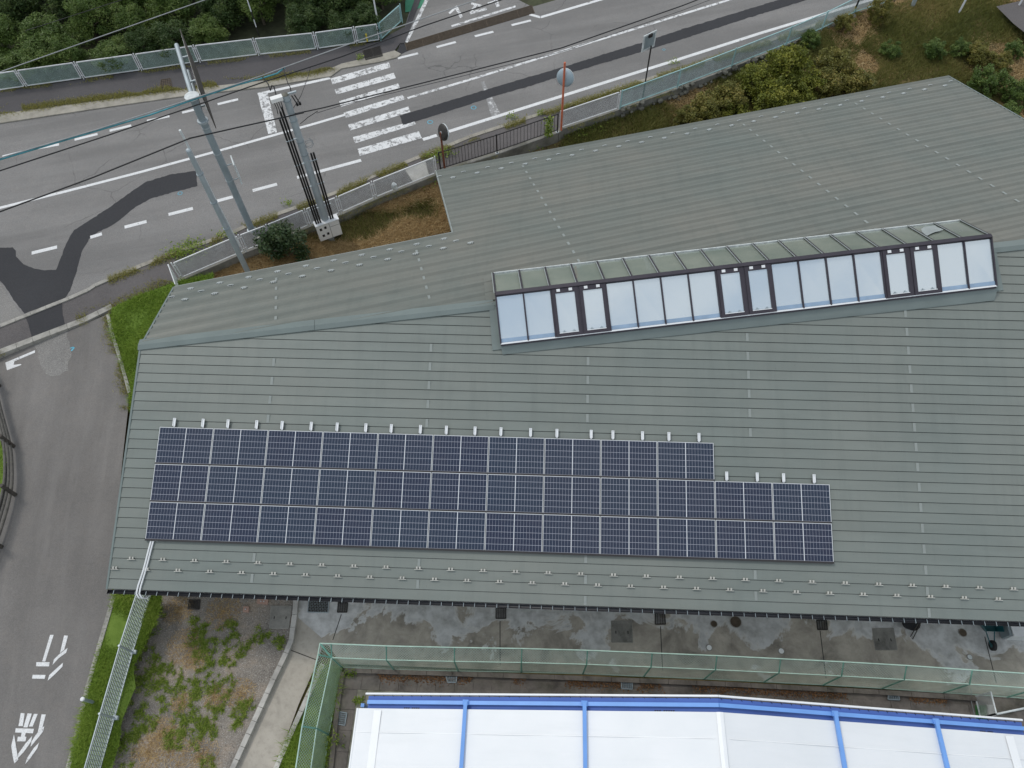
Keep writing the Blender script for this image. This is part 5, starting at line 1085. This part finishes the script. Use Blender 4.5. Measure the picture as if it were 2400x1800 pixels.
# ================================================================== SMALL THINGS IN THE YARD AND ON THE ROAD
def grate(name, label, quad, z, nb, nx, parent=None, cat='grate', barm='iron', w=0.012, frame=0.03):
    q = [G(x, y, z) for x, y in quad]; o = thing(name, q[0], label, cat)
    MB().sheet([p - UPV * 0.03 for p in q]).build('pit', 'grate_void', o); f = MB()
    for a, b in zip(q, q[1:] + q[:1]): f.bar(a, b, frame, 0.03)
    f.build('frame', barm, o); m = MB()
    for i in range(1, nb): t_ = i / nb; m.bar(onl(q[0], q[3], t_), onl(q[1], q[2], t_), w, 0.025)
    for i in range(1, nx): t_ = i / nx; m.bar(onl(q[0], q[1], t_), onl(q[3], q[2], t_), w * 0.8, 0.02)
    m.build('bars', barm, o)['kind'] = 'stuff'; return o
def zq(pts, s, ox, oy): return [(ox + x * s, oy + y * s) for x, y in pts]
grate('road_grating', 'long brown steel grating across the mouth of the side road', zq([(300, 655), (1950, 165), (1915, 70), (275, 565)], .1808, 900, 0), ZR + 0.012, 9, 8, barm='rusty_iron', w=0.03)
grate('drain_grate', 'square iron drain grate at the fence end by the crossing', zq([(1525, 675), (1715, 630), (1685, 520), (1490, 575)], .208, 540, 0), ZR + 0.065, 11, 2, w=0.03)
grate('drain_grate', 'weedy drain cover in the far footway below the fence', [(374, 206), (403, 202), (399, 184), (378, 187)], ZR + 0.062, 5, 5, barm='rusty_iron', w=0.04)
grate('drain_grate', 'dark drain grate under the eave beside the grid fence', zq([(105, 185), (235, 190), (245, 80), (120, 80)], .1989, 420, 1390), GZ + 0.02, 12, 2)
for lab, q in (('drain grate under the eave beside the chequered cover', zq([(1865, 225), (1975, 225), (1985, 112), (1875, 110)], .1989, 420, 1390)), ('drain grate under the eave at the first yard joint', zq([(1002, 690), (1066, 690), (1066, 622), (1002, 622)], .3617, 800, 1200)), ('drain grate under the eave right of the concrete pit cover', zq([(2034, 727), (2100, 727), (2095, 655), (2034, 655)], .3617, 800, 1200)), ('drain grate under the eave between manhole and square cover', zq([(875, 762), (938, 762), (932, 700), (868, 700)], .3617, 1600, 1200))):
    grate('drain_grate', 'small iron ' + lab, q, 0.04, 9, 4, w=0.014)
for lab, q in (('pool margin grate nearest the left corner of the shelter', zq([(690, 1105), (745, 1105), (748, 1058), (675, 1055)], .3617, 800, 1200)), ('pool margin grate near the middle of the shelter', zq([(1815, 1145), (1885, 1148), (1885, 1105), (1815, 1100)], .3617, 800, 1200)), ('pool margin grate towards the right end of the shelter', zq([(450, 1435), (600, 1440), (575, 1340), (455, 1335)], .1808, 2000, 1380)), ('pool margin grate beside the left side of the shelter', [(790, 1697), (808, 1700), (813, 1671), (796, 1668)])):
    grate('drain_grate', 'small ' + lab, q, 0.095, 6, 6, barm='galvanised_dark', w=0.012)
def cover(name, label, quad, z, mat, hole=True):
    q = [G(x, y, z) for x, y in quad]; o = thing(name, q[0], label, 'pit cover'); MB().prism(q, 0.05).build('lid', mat, o); f = MB()
    for a, b in zip(q, q[1:] + q[:1]): f.bar(a - UPV * .02, b - UPV * .02, 0.035, 0.03)
    f.build('rim', 'kerb_concrete', o)
    if hole:
        c = sum(q, Vector()) / 4; d = (q[1] - q[0]).normalized(); e = (q[3] - q[0]).normalized()
        for s_ in (-1, 1): MB().box(c + d * s_ * 0.2 - e * 0.03 + UPV * 0.003, (0.03, 0.09, 0.004), d).build('lift_slot', 'grate_void', o)
cover('pit_cover', 'square mossy concrete pit cover in the middle of the yard', zq([(1752, 842), (1888, 845), (1882, 705), (1750, 705)], .3617, 800, 1200), 0.042, 'pit_concrete')
cover('pit_cover', 'square concrete pit cover at the right of the yard', zq([(1250, 893), (1392, 893), (1365, 752), (1230, 755)], .3617, 1600, 1200), 0.042, 'pit_concrete')
cover('pit_cover', 'pale concrete pit cover at the kerb in the gravel', zq([(1065, 410), (1285, 412), (1325, 155), (1085, 150)], .1989, 420, 1390), GZ + 0.04, 'pit_concrete')
cover('pit_cover', 'pale concrete pit cover in the near footway by the white fence', [(950, 398), (995, 378), (1000, 390), (1010, 408), (968, 425)][0:1] + [(968, 425), (1005, 410), (996, 376)], ZR + 0.03, 'pale_concrete', False)
o = thing('checker_plate', G(745, 1420, 0.04), 'chequered steel cover plate under the eave beside the kerb', 'cover plate'); q = [G(x, y, 0.045) for x, y in zq([(1512, 225), (1755, 230), (1765, 95), (1525, 90)], .1989, 420, 1390)]
MB().prism(q, 0.03).build('plate', 'iron', o); m = MB()
for a, b in zip(q, q[1:] + q[:1]): m.bar(a, b, 0.02, 0.03)
m.build('frame', 'galvanised', o); m = MB()
for i in range(12):
    for j in range(7): c = onl(onl(q[0], q[1], (i + .5) / 12), onl(q[3], q[2], (i + .5) / 12), (j + .5) / 7); dd = Vector((1, 1 if (i + j) % 2 else -1, 0)).normalized(); m.bar(c - dd * 0.022, c + dd * 0.022, 0.012, 0.012)
m.build('tread', 'galvanised_dark', o)['kind'] = 'stuff'
def manhole(label, px_, py_, r, mat, name='manhole_cover'):
    c = G(px_, py_, 0.03); o = thing(name, c, label, 'cover'); MB().disc(c, r, 0.02, 28).build('lid', mat, o); MB().tube([c + Vector((math.cos(i * .3491) * r * 1.08, math.sin(i * .3491) * r * 1.08, 0.008)) for i in range(19)], 0.015, 6, cap=False).build('rim', 'kerb_concrete', o)
manhole('larger round iron manhole cover in the yard', 1724, 1457.5, 0.175, 'rusty_iron'); manhole('smaller round iron manhole cover beside the larger one', 1673, 1462.5, 0.1, 'rusty_iron'); manhole('round iron cover on the yard beside the wheelbarrow', 2256, 1483, 0.12, 'rusty_iron')
plain('cap_white', (0.88, 0.88, 0.86), 0.5, var=0.04)
manhole('white round drain cap left of the yard joint', 1662, 1518, 0.085, 'cap_white'); manhole('white round drain cap near the middle pit covers', 1831, 1526, 0.085, 'cap_white'); manhole('ringed white drain cap at the right end of the yard', 2272.5, 1540, 0.075, 'white_worn')
for label, q in (('pink brick with two studs under the eave', [(913, 120), (1040, 132), (1048, 70), (920, 66)]), ('small square brick with one stud in the gravel', [(750, 220), (815, 225), (822, 158), (755, 155)])):
    qq = [G(x, y, GZ + 0.07) for x, y in zq(q, .1989, 420, 1390)]; o = thing('stud_brick', qq[0] - UPV * .1, label, 'brick'); MB().prism(qq, 0.12).build('block', 'terracotta', o); c = sum(qq, Vector()) / 4
    for s_ in ((-0.05, 0.05) if 'two' in label else (-0.01,)): MB().disc(c + Vector((s_, 0, 0)), 0.025, 0.015, 10, dome=0.012).build('stud', 'steel', o)
# wheelbarrow, sticks and cabinet half under the eave
b = G(2314, 1489, 0.03); o = thing('wheelbarrow', b, 'dark teal wheelbarrow parked half under the eave', 'wheelbarrow')
def W_(x, y, z): return b + Vector((x, y, z))
tr = MB(); t0 = [W_(-.5, .42, .55), W_(.28, .42, .55), W_(.22, -.02, .6), W_(-.34, -.02, .6)]; t1 = [W_(-.36, .34, .28), W_(.16, .34, .28), W_(.12, .05, .3), W_(-.24, .05, .3)]
tr.add(t0 + t1, [(4, 5, 6, 7), (0, 1, 5, 4), (1, 2, 6, 5), (2, 3, 7, 6), (3, 0, 4, 7)]); to = tr.build('tray', 'teal_steel', o); to.modifiers.new('t', 'SOLIDIFY').thickness = 0.012
hd_ = MB()
for s_ in (-.2, .16): hd_.tube([W_(s_, .9, .62), W_(s_, .3, .3), W_(s_ * .35 - .02, -.34, .17)], 0.018, 8)
hd_.build('handles', 'teal_steel', o); MB().tube([W_(-.02 + .0, -.36, .17) + Vector((-.045, 0, 0)), W_(-.02, -.36, .17) + Vector((.045, 0, 0))], 0.165, 20).build('wheel', 'rubber', o); MB().tube([W_(-.07, -.36, .17), W_(.03, -.36, .17)], 0.07, 12).build('rim', 'teal_steel', o)
for s_ in (-.18, .14): MB().tube([W_(s_, .35, .3), W_(s_, .32, 0)], 0.015, 6).build('leg', 'teal_steel', o)
b = G(2368, 1503, 0.03); o = thing('storage_box', b, 'white storage cabinet with louvred end under the eave', 'cabinet'); MB().box(b + Vector((0.35, .3, .33)), (1.15, .55, .6)).build('body', 'white_metal', o); MB().box(b + Vector((-0.28, .3, .36)), (0.1, .5, .5)).build('louvre', 'galvanised_dark', o); MB().box(b + Vector((0.35, .3, .65)), (1.2, .6, .04)).build('lid', 'white_metal', o)
for label, p0, p1 in (('grey stick leaning from under the eave, left of the crossed pair', (2134, 1492), (2152, 1462)), ('grey stick leaning from under the eave, right of the crossed pair', (2139, 1498), (2158, 1460))): a_, b_ = G(*p0, 0.04), G(*p1, 0.5); o = MB().tube([a_, b_], 0.016, 6).build('stick', 'old_timber'); tag(o, label, 'stick')
b = G(2128, 1461, 0.03); o = thing('rubber_tub', b, 'black rubber tub tucked under the eave', 'tub'); MB().tube([b, b + UPV * .25], 0.2, 18, 0.28).build('bowl', 'rubber', o); MB().tube([b + UPV * .25 + Vector((math.cos(i * .3491) * .28, math.sin(i * .3491) * .28, 0)) for i in range(19)], 0.018, 6, cap=False).build('lip', 'rubber', o)
o = thing('plastic_bag', G(922, 428, ZR + 0.9), 'crumpled pale plastic bag hung on the white fence', 'bag'); b = G(924, 437, ZR + 0.62); b2 = bmesh.new(); bmesh.ops.create_icosphere(b2, subdivisions=2, radius=0.17)
for v in b2.verts: v.co = Vector((v.co.x * 0.9, v.co.y * 0.5, v.co.z * 1.3)) * random.uniform(0.8, 1.2)
me = bpy.data.meshes.new('bag_body'); b2.to_mesh(me); b2.free(); me.materials.append(MAT['white_worn']); bo_ = link('bag_body', me, o); bo_.location = b - o.location; bo_.matrix_parent_inverse = Matrix()
hs = MB().tube([G(2275, 1612, 0.16), G(2277, 1625, 0.12), G(2276, 1642, 0.11), G(2280, 1660, 0.11), G(2285, 1680, 0.11), G(2287, 1700, 0.1)], 0.014, 6).build('hose', 'grey_cable'); tag(hs, 'thin grey hose lying beside the green mat', 'hose')
# ================================================================== VEGETATION
def crown_pts(n, rx, ry, rz, clumps, seed, cr=0.42, flat=0.0):
    r = np.random.default_rng(seed); C = r.normal(size=(clumps, 3)); C /= np.linalg.norm(C, axis=1)[:, None]; C *= (r.uniform(0.25, 0.95, clumps) ** 0.6)[:, None]
    C[:, 2] = np.where(C[:, 2] < -0.5, -C[:, 2] * 0.4, C[:, 2]); i = r.integers(0, clumps, n); d = r.normal(size=(n, 3)); d /= np.linalg.norm(d, axis=1)[:, None]
    rad = cr * r.uniform(0.55, 1.0, clumps)[i] * (r.uniform(0, 1, n) ** 0.4); P = C[i] * (1 - cr * 0.55) + d * rad[:, None]; return P * np.array([rx, ry, rz]), r.uniform(0, 1, clumps)[i] * 0.5 + r.uniform(0, 1, n) * 0.5
def tree_mesh(seed, n, r, rz, clumps, L, W, mat, cr=0.42):
    P, rn = crown_pts(n, r, r, rz, clumps, seed, cr); return leaves(P, L, W, mat, 'crown', rnd=rn)
def trunk_mesh(seed, h, r):
    q = random.Random(seed); m = MB(); m.tube([(0, 0, -0.2), (q.uniform(-.05, .05), q.uniform(-.05, .05), h * .5), (q.uniform(-.1, .1), q.uniform(-.1, .1), h)], r, 8, r * 0.5)
    for i in range(5): a = q.uniform(0, 6.28); z = h * q.uniform(.35, .8); m.tube([(0, 0, z), (math.cos(a) * h * .25, math.sin(a) * h * .25, z + h * .2), (math.cos(a) * h * .42, math.sin(a) * h * .42, z + h * .42)], r * .45, 6, r * .15)
    return m.mesh('trunk', 'bark')
TM = [tree_mesh(11 + i, 9500, 1.0, 1.0, 46, 0.13, 0.03, 'leaf_dark' if i < 3 else 'leaf_mid', 0.36) for i in range(5)]; TT = [trunk_mesh(3 + i, 1.0, 0.05) for i in range(2)]
tr_r = random.Random(5); MPX = G(612, 98, ZR)
fl = [G(x, y, ZR) for x, y in [(-150, 236), (0, 212), (197, 186), (470, 147), (745, 117), (893, 97)]]
spots = []
for row, (back, rr, hh) in enumerate(((1.0, 1.15, 1.5), (2.7, 1.5, 2.3), (4.9, 1.8, 3.2), (7.6, 2.2, 3.8), (10.6, 2.5, 4.2))):
    a, b = fl[0], fl[-1]; ln = (b - a).length; d = (b - a).normalized(); n = Vector((-d.y, d.x, 0)); t_ = 0.3 * (row % 2)
    while t_ < ln * (1.0 if row < 2 else 1.0):
        # follow the fence line
        x_ = a.x + d.x * t_; yl = None
        for p, q in zip(fl, fl[1:]):
            if p.x <= x_ <= q.x: yl = p.y + (q.y - p.y) * (x_ - p.x) / (q.x - p.x)
        if yl is not None and not (math.hypot(x_ - MPX.x, yl + back - MPX.y) < 1.3): spots.append((x_ + tr_r.uniform(-.3, .3), yl + back + tr_r.uniform(-.2, .3), rr * tr_r.uniform(.85, 1.15), hh * tr_r.uniform(.8, 1.2)))
        t_ += rr * 1.45
for x_, y_, r_, h_ in spots:
    o = thing('thicket_tree', (x_, y_, ZR - 0.05), 'dark bushy tree of the thicket beyond the far footway fence', 'tree', 'dark thicket trees beyond the far fence')
    i = tr_r.choice((2, 3, 4, 3, 4, 0) if h_ < 2.6 else (0, 1, 2, 2, 3)); place('crown', TM[i], o, Matrix.Translation((x_, y_, ZR + h_ * 0.52)) @ Matrix.Rotation(tr_r.uniform(0, 6.28), 4, 'Z') @ Matrix.Diagonal((r_, r_, h_ * 0.56, 1))); place('trunk', TT[0], o, Matrix.Translation((x_, y_, ZR - 0.05)) @ Matrix.Diagonal((h_ * .8, h_ * .8, h_ * .7, 1)))
# broad-leaved shrub by the white fence
b = G(684, 618, 0.8); o = thing('evergreen_shrub', b, 'glossy dark evergreen shrub between the white fence and roof edge', 'shrub')
P, rn = crown_pts(4200, 1.15, 1.1, 1.25, 34, 77, 0.38); P[:, 2] += 1.25; P += np.array(b); link('crown', leaves(P, 0.15, 0.085, 'leaf_camellia', 'crown', rnd=rn), o); tm = trunk_mesh(9, 1.6, 0.07); place('trunk', tm, o, Matrix.Translation(b))
# clipped shrubs on the north-east bank
BM_ = {m_: [tree_mesh(31 + i, 5200, 1.0, 1.0, 60, 0.10, 0.055, m_, 0.24) for i in range(2)] for m_ in ('leaf_yellow', 'leaf_olive', 'leaf_mid')}
LABS = [((480, 530, 120), 'leaf_yellow', 'yellow-green mound shrub at the left front of the big hedge clump'), ((630, 490, 130), 'leaf_yellow', 'tall yellow-green mound shrub crowning the big hedge clump'), ((770, 560, 115), 'leaf_yellow', 'yellow-green mound shrub in the middle of the hedge clump'), ((560, 640, 120), 'leaf_yellow', 'yellow-green mound shrub touching the eave under the hedge clump'), ((720, 660, 100), 'leaf_yellow', 'small yellow-green mound shrub against the eave'), ((900, 560, 110), 'leaf_olive', 'olive mound shrub right of the hedge clump'), ((960, 430, 110), 'leaf_olive', 'olive mound shrub at the upper right of the hedge clump'), ((1090, 550, 110), 'leaf_olive', 'olive mound shrub at the right end of the hedge clump'), ((280, 650, 110), 'leaf_olive', 'reddish olive shrub left of the hedge clump by the eave'), ((150, 700, 105), 'leaf_olive', 'low olive shrub near the stone wall foot'), ((330, 720, 80), 'leaf_yellow', 'low yellow shrub tucked at the eave'), ((40, 760, 80), 'leaf_olive', 'leftmost low shrub between stone wall and eave'),
        ((830, 232, 72), 'leaf_mid', 'round clipped bush below the turquoise fence'), ((1050, 128, 76), 'leaf_olive', 'round clipped bush beside the guy wire'), ((1272, 75, 84), 'leaf_olive', 'tall round clipped bush with a bare stem by the fence end'), ((1350, 300, 66), 'leaf_mid', 'small round bush alone in the middle of the bank'), ((1630, 300, 76), 'leaf_mid', 'round bush above the roof corner'), ((1800, 290, 66), 'leaf_mid', 'round bush right of the roof corner'), ((1910, 340, 92), 'leaf_olive', 'larger round bush in the right-hand bush row'), ((2050, 390, 80), 'leaf_olive', 'olive bush low in the right-hand bush row'), ((2150, 300, 70), 'leaf_mid', 'round bush at the right end of the bush row'), ((1960, 520, 105), 'leaf_mid', 'dark green bush beside the right roof verge'), ((2160, 590, 100), 'leaf_mid', 'green bush low at the right frame edge by the verge'), ((2110, 720, 80), 'leaf_mid', 'lowest green bush at the right roof verge')]
for (zx, zy, zr_), mt, lab in LABS:
    px_, py_ = 1600 + zx * .3617, zy * .3617; bz = 1.2
    for _ in range(5):
        g_ = G(px_, py_ + zr_ * .12, bz + 0.45); bz = BZ(g_.x, g_.y)
    r_ = zr_ * .3617 / (33.0 if zy > 400 and zx < 1200 else 38.0) * (1.0 if px_ < 2100 else 1.05); h_ = r_ * 0.85 if 'tall' not in lab else r_ * 1.15
    o = thing('bank_shrub', (g_.x, g_.y, bz - .1), lab, 'shrub', 'clipped shrubs on the grassy bank'); i = tr_r.choice((0, 1))
    place('crown', BM_[mt][i], o, Matrix.Translation((g_.x, g_.y, bz + h_ * .75)) @ Matrix.Rotation(tr_r.uniform(0, 6.28), 4, 'Z') @ Matrix.Diagonal((r_, r_, h_, 1))); place('trunk', TT[1], o, Matrix.Translation((g_.x, g_.y, bz - .1)) @ Matrix.Diagonal((h_, h_, h_ * .7, 1)))
# grass, weeds, straw
def stuff(name, me, label, cat): return tag(link(name, me), label, cat, kind='stuff')
def P3(xy, zf): return np.column_stack([xy, [zf(p) for p in xy]])
lz = lambda lift: (lambda p: LZ(p) + lift)
def lawn(poly, n, h, label, mat='grass_lawn', zf=None, w=0.032, name='grass'):
    xy = scatter(poly, n); d = lump(xy[:, 0], xy[:, 1], 3.5, 3); hh = h * (0.35 + 1.1 * d); kp = d + RNG.uniform(-.25, .25, n) > 0.33; xy = xy[kp]; d = d[kp]; hh = hh[kp]; n = len(xy); P = P3(xy, zf or lz(0.05)); return stuff(name, blades(P, hh, w, mat, 'grass', 1.4, rnd=np.clip(0.25 * RNG.uniform(0, 1, n) * 2 + 0.5 * d, 0, 1)), label, 'grass')
lawn(lawn_poly, 30000, 0.13, 'bright green lawn wedge between lane and building'); lawn(strip_poly, 36000, 0.11, 'green grass verge along the lane and grid fence'); lawn([p for p in west_poly if True], 9000, 0.12, 'green grass behind the log fence')
lawn(pg, 9000, 0.16, 'green grass between the path kerb and pool fence', zf=lambda p: 0.05)
def tufts(cent, n, h, mat, label, name, zf, w=0.02, lean=0.7, cat='weeds'):
    A = []
    for c, r, m in cent:
        a = RNG.uniform(0, 6.28, m); q = r * RNG.uniform(0, 1, m) ** 0.7; A.append(np.stack([c[0] + np.cos(a) * q, c[1] + np.sin(a) * q], 1))
    xy = np.concatenate(A); return stuff(name, blades(P3(xy, zf), h * np.ones(len(xy)), w, mat, name, lean), label, cat)
yw = [(1290, 720, .25), (1285, 800, .2), (1280, 860, .32), (1550, 850, .35), (1480, 780, .3), (1400, 900, .35), (1330, 960, .3), (1080, 1090, .4), (1020, 1040, .35), (1420, 1110, .42), (1300, 1130, .35), (1230, 1160, .3), (930, 1010, .5), (880, 880, .4), (960, 700, .45), (980, 620, .3), (1700, 790, .25), (1090, 1210, .25), (1150, 1440, .4), (1120, 1490, .25), (1300, 1440, .35), (1300, 1340, .3), (1600, 1240, .28), (1540, 1340, .25), (1400, 1270, .3), (1200, 1310, .25), (960, 1330, .4), (900, 1180, .45), (860, 1450, .35), (800, 1560, .4), (1480, 960, .2), (1810, 850, .18), (1350, 1640, .2), (1340, 1390, .2)]
WR = np.random.default_rng(4); ywl = []
for x, y, r in yw:
    for q in range(int(48 * r)):
        a_, d_ = WR.uniform(0, 6.28), r * WR.uniform(0, 1) ** .55 * 1.25; c_ = G(x * .3617, 1200 + y * .3617, GZ); ywl.append((c_ + Vector((math.cos(a_) * d_, math.sin(a_) * d_, 0)), WR.uniform(0.03, 0.13), int(WR.uniform(12, 46))))
tufts(ywl, 0, 0.085, 'grass_weed', 'green weed clumps growing in the gravel yard', 'gravel_weeds', lambda p: GZ, 0.03, 1.5)
tufts([(G(x * .3617, 1200 + y * .3617, GZ), r, int(1300 * r)) for x, y, r in ((1100, 1540, .7), (1300, 1590, .6), (1200, 870, .6), (1180, 1230, .35), (1050, 1420, .45), (1560, 1180, .5), (1400, 1200, .4), (1150, 640, .5), (1450, 650, .6), (1270, 950, .4), (950, 1560, .5))], 0, 0.05, 'grass_dry', 'dry straw lying on the gravel yard', 'straw', lambda p: GZ + 0.005, 0.014, 3.0, 'straw')
strip_poly2 = [G(x, y, 0.75) for x, y in [(425, 685), (470, 645), (560, 612), (650, 578), (740, 545), (900, 490), (1040, 430), (1075, 545), (1000, 575), (600, 670)]]
bz2 = lambda p: BZ(p[0], p[1]) + 0.07
xy = scatter(strip_poly2, 38000); d_ = lump(xy[:, 0], xy[:, 1], 1.4, 8); k1 = d_ > 0.38
stuff('dry_grass', blades(P3(xy[k1], bz2), 0.15 * np.ones(k1.sum()), 0.035, 'grass_dry', 'dry_grass', 2.2), 'straw-coloured cut grass between the retaining wall and roof', 'dry grass')
xy = scatter(strip_poly2, 16000); d_ = lump(xy[:, 0], xy[:, 1], 1.4, 8); k1 = d_ < 0.42
stuff('strip_weeds', blades(P3(xy[k1], bz2), 0.24 * np.ones(k1.sum()), 0.022, 'grass_wild', 'strip_weeds', 0.9), 'wild green grass at the foot of the retaining wall', 'weeds')
bank_poly = [G(x, y, 1.0) for x, y in [(1300, 370), (1330, 325), (1460, 275), (1700, 185), (1900, 95), (2090, 20), (2400, -110), (2560, 60), (2470, 330), (2330, 290), (2227, 215), (1700, 290)]]
xy = scatter(bank_poly, 130000); d_ = lump(xy[:, 0], xy[:, 1], 0.9, 21); k1 = d_ < 0.68
stuff('bank_grass', blades(P3(xy[k1], bz2), 0.11 + 0.16 * lump(xy[k1, 0], xy[k1, 1], 1.8, 4), 0.035, 'grass_wild', 'bank_grass', 0.9, rnd=np.clip(RNG.uniform(0, .55, k1.sum()) + 0.5 * lump(xy[k1, 0], xy[k1, 1], 1.1, 9), 0, 1)), 'wild grass covering the north-east bank', 'grass')
xy = scatter(bank_poly, 90000); d_ = lump(xy[:, 0], xy[:, 1], 0.9, 21); k1 = d_ > 0.54
stuff('dry_grass', blades(P3(xy[k1], bz2), 0.10 * np.ones(k1.sum()), 0.03, 'grass_dry', 'dry_grass', 2.4), 'brown dried grass patches on the north-east bank', 'dry grass')
def along(pts, zf_, n_per, spread, gap=0.4, seed=1):
    ps = [zf_(x, y) for x, y in pts]; out = []
    r = np.random.default_rng(seed)
    for a, b in zip(ps, ps[1:]):
        ln = (b - a).length; m = int(ln * n_per)
        if m == 0: continue
        t_ = r.uniform(0, 1, m); d = (b - a).normalized(); n = Vector((-d.y, d.x, 0)); o_ = r.normal(0, spread, m)
        q = np.array(a)[None] + t_[:, None] * np.array(b - a)[None] + o_[:, None] * np.array(n)[None]; out.append(q)
    P = np.concatenate(out); keep = lump(P[:, 0], P[:, 1], 2.6, seed + 40) > gap; return P[keep]
K1 = along([(0, 262), (232, 231), (370, 213), (450, 203), (615, 186), (745, 168), (800, 150)], lambda x, y: G(x, y, ZR + .055), 900, 0.16, 0.40, 2)
K2 = along(S_EDGE[3:], lambda x, y: G(x, y + 3, ZR + .04), 800, 0.13, 0.36, 5)
K3 = along([(0, 214), (197, 190), (470, 151), (745, 120), (880, 100)], lambda x, y: G(x, y, ZR + .05), 220, 0.08, 0.45, 7)
K4 = along(WALLPX[:14], lambda x, y: G(x, y + 6, ZR + .0), 160, 0.1, 0.5, 9)
K5 = along([(255, 738), (270, 800), (290, 865), (302, 930), (300, 960)], lambda x, y: L(x, y, 0.02), 800, 0.16, 0.33, 11)
K6 = along([(180, 752), (262, 722), (330, 688), (400, 655)], lambda x, y: G(x, y, ZR + .03), 520, 0.18, 0.3, 13); K7 = along([(-10, 833), (30, 818)], lambda x, y: G(x, y, ZR), 300, 0.08, 0.3, 15)
KK = np.concatenate([K1, K2, K3, K4, K5, K6, K7]); stuff('kerb_weeds', blades(KK, 0.085 * np.ones(len(KK)), 0.02, 'grass_kerb', 'kerb_weeds', 1.1), 'yellowish weeds growing along the kerbs and fence feet', 'weeds')
# taller weed clumps on walls, kerbs and railing
cl = []
for x, y, r_, m, z in ((455, 575, .3, 260, ZR), (440, 590, .35, 320, ZR), (420, 600, .3, 250, ZR), (530, 555, .2, 120, ZR), (675, 480, .12, 60, ZR), (1200, 277, .15, 90, ZR), (1020, 372, .25, 160, ZR), (1045, 362, .25, 160, ZR), (1265, 270, .12, 70, ZR), (1580, 150, .2, 80, ZR), (1225, 340, .4, 240, 1.2), (1250, 350, .35, 220, 1.1), (1350, 315, .4, 260, 1.2), (1390, 300, .3, 180, 1.25), (960, 440, .4, 220, 1.2), (1000, 430, .35, 200, 1.2), (930, 460, .3, 160, 1.2), (844, 140, .12, 80, ZR), (822, 1580, .1, 60, .1), (843, 1642, .1, 80, .1), (770, 1735, .2, 120, .1)):
    c = G(x, y, z); P = np.array(c)[None] + RNG.normal(size=(m, 3)) * np.array([r_, r_ * .6, 0.12]) + np.array([0, 0, 0.1]); cl.append(P)
cl = np.concatenate(cl); stuff('wall_weeds', leaves(cl, 0.12, 0.045, 'grass_weed', 'wall_weeds'), 'leafy green weeds on walls and kerbs by the road', 'weeds')
c0_, c1_ = G(1285, 318, ZR + .05), G(1288, 316, ZR + 1.05); b = c0_; P = np.array(c0_)[None] + RNG.uniform(0, 1, (330, 1)) * np.array([0.02, 0, 1.05])[None] + RNG.normal(size=(330, 3)) * np.array([.11, .06, .05])
cp = thing('climbing_plant', c0_, 'bright green climbing plant on the black railing', 'plant'); link('foliage', leaves(P, 0.11, 0.08, 'grass_weed', 'foliage'), cp)['kind'] = 'stuff'; MB().tube([c0_, c0_ + Vector((0.03, -0.03, 0.5)), c0_ + Vector((0.01, -0.02, 1.0))], 0.012, 6).build('stem', 'bark', cp)
lt = along([(830, 1586), (1100, 1594), (1400, 1603), (1700, 1616), (2060, 1633), (2260, 1645)], lambda x, y: G(x, y, 0.09), 260, 0.08, 0.45, 23); leafmat('litter_rust', (0.10, 0.05, 0.025), (0.24, 0.12, 0.05), (0.40, 0.22, 0.10))
stuff('leaf_litter', leaves(lt, 0.05, 0.035, 'litter_rust', 'leaf_litter', 2.0), 'rust-brown dead moss and leaf litter along the pool kerb', 'litter')

gt = thing('yard_gate', G(2322, 1628, 0.05), 'grey mesh gate leaf standing beside the green mat', 'gate'); g0, g1 = G(2322, 1622, 1.0), G(2335, 1673, 1.0); g2 = g1 + Vector((1.6, 0.35, 0))
for a, b in ((g0, g1), (g1, g2)):
    lo = Vector((0, 0, -0.9)); m = MB()
    for p, q in ((a, b), (a + lo, b + lo), (a, a + lo), (b, b + lo)): m.bar(p, q, 0.04, 0.04)
    fo = m.build('gate_frame', 'white_worn', gt); MB().quad_uv(a + lo, b + lo, b, a).build('gate_mesh', 'expanded_white', fo)
o = thing('concrete_block', G(2322, 1664, 0.05), 'pale concrete block at the foot of the mesh gate', 'block'); q = [G(x, y, 0.16) for x, y in [(2314, 1652), (2328, 1652), (2334, 1678), (2318, 1678)]]; MB().prism(q, 0.13).build('block_body', 'pale_concrete', o)
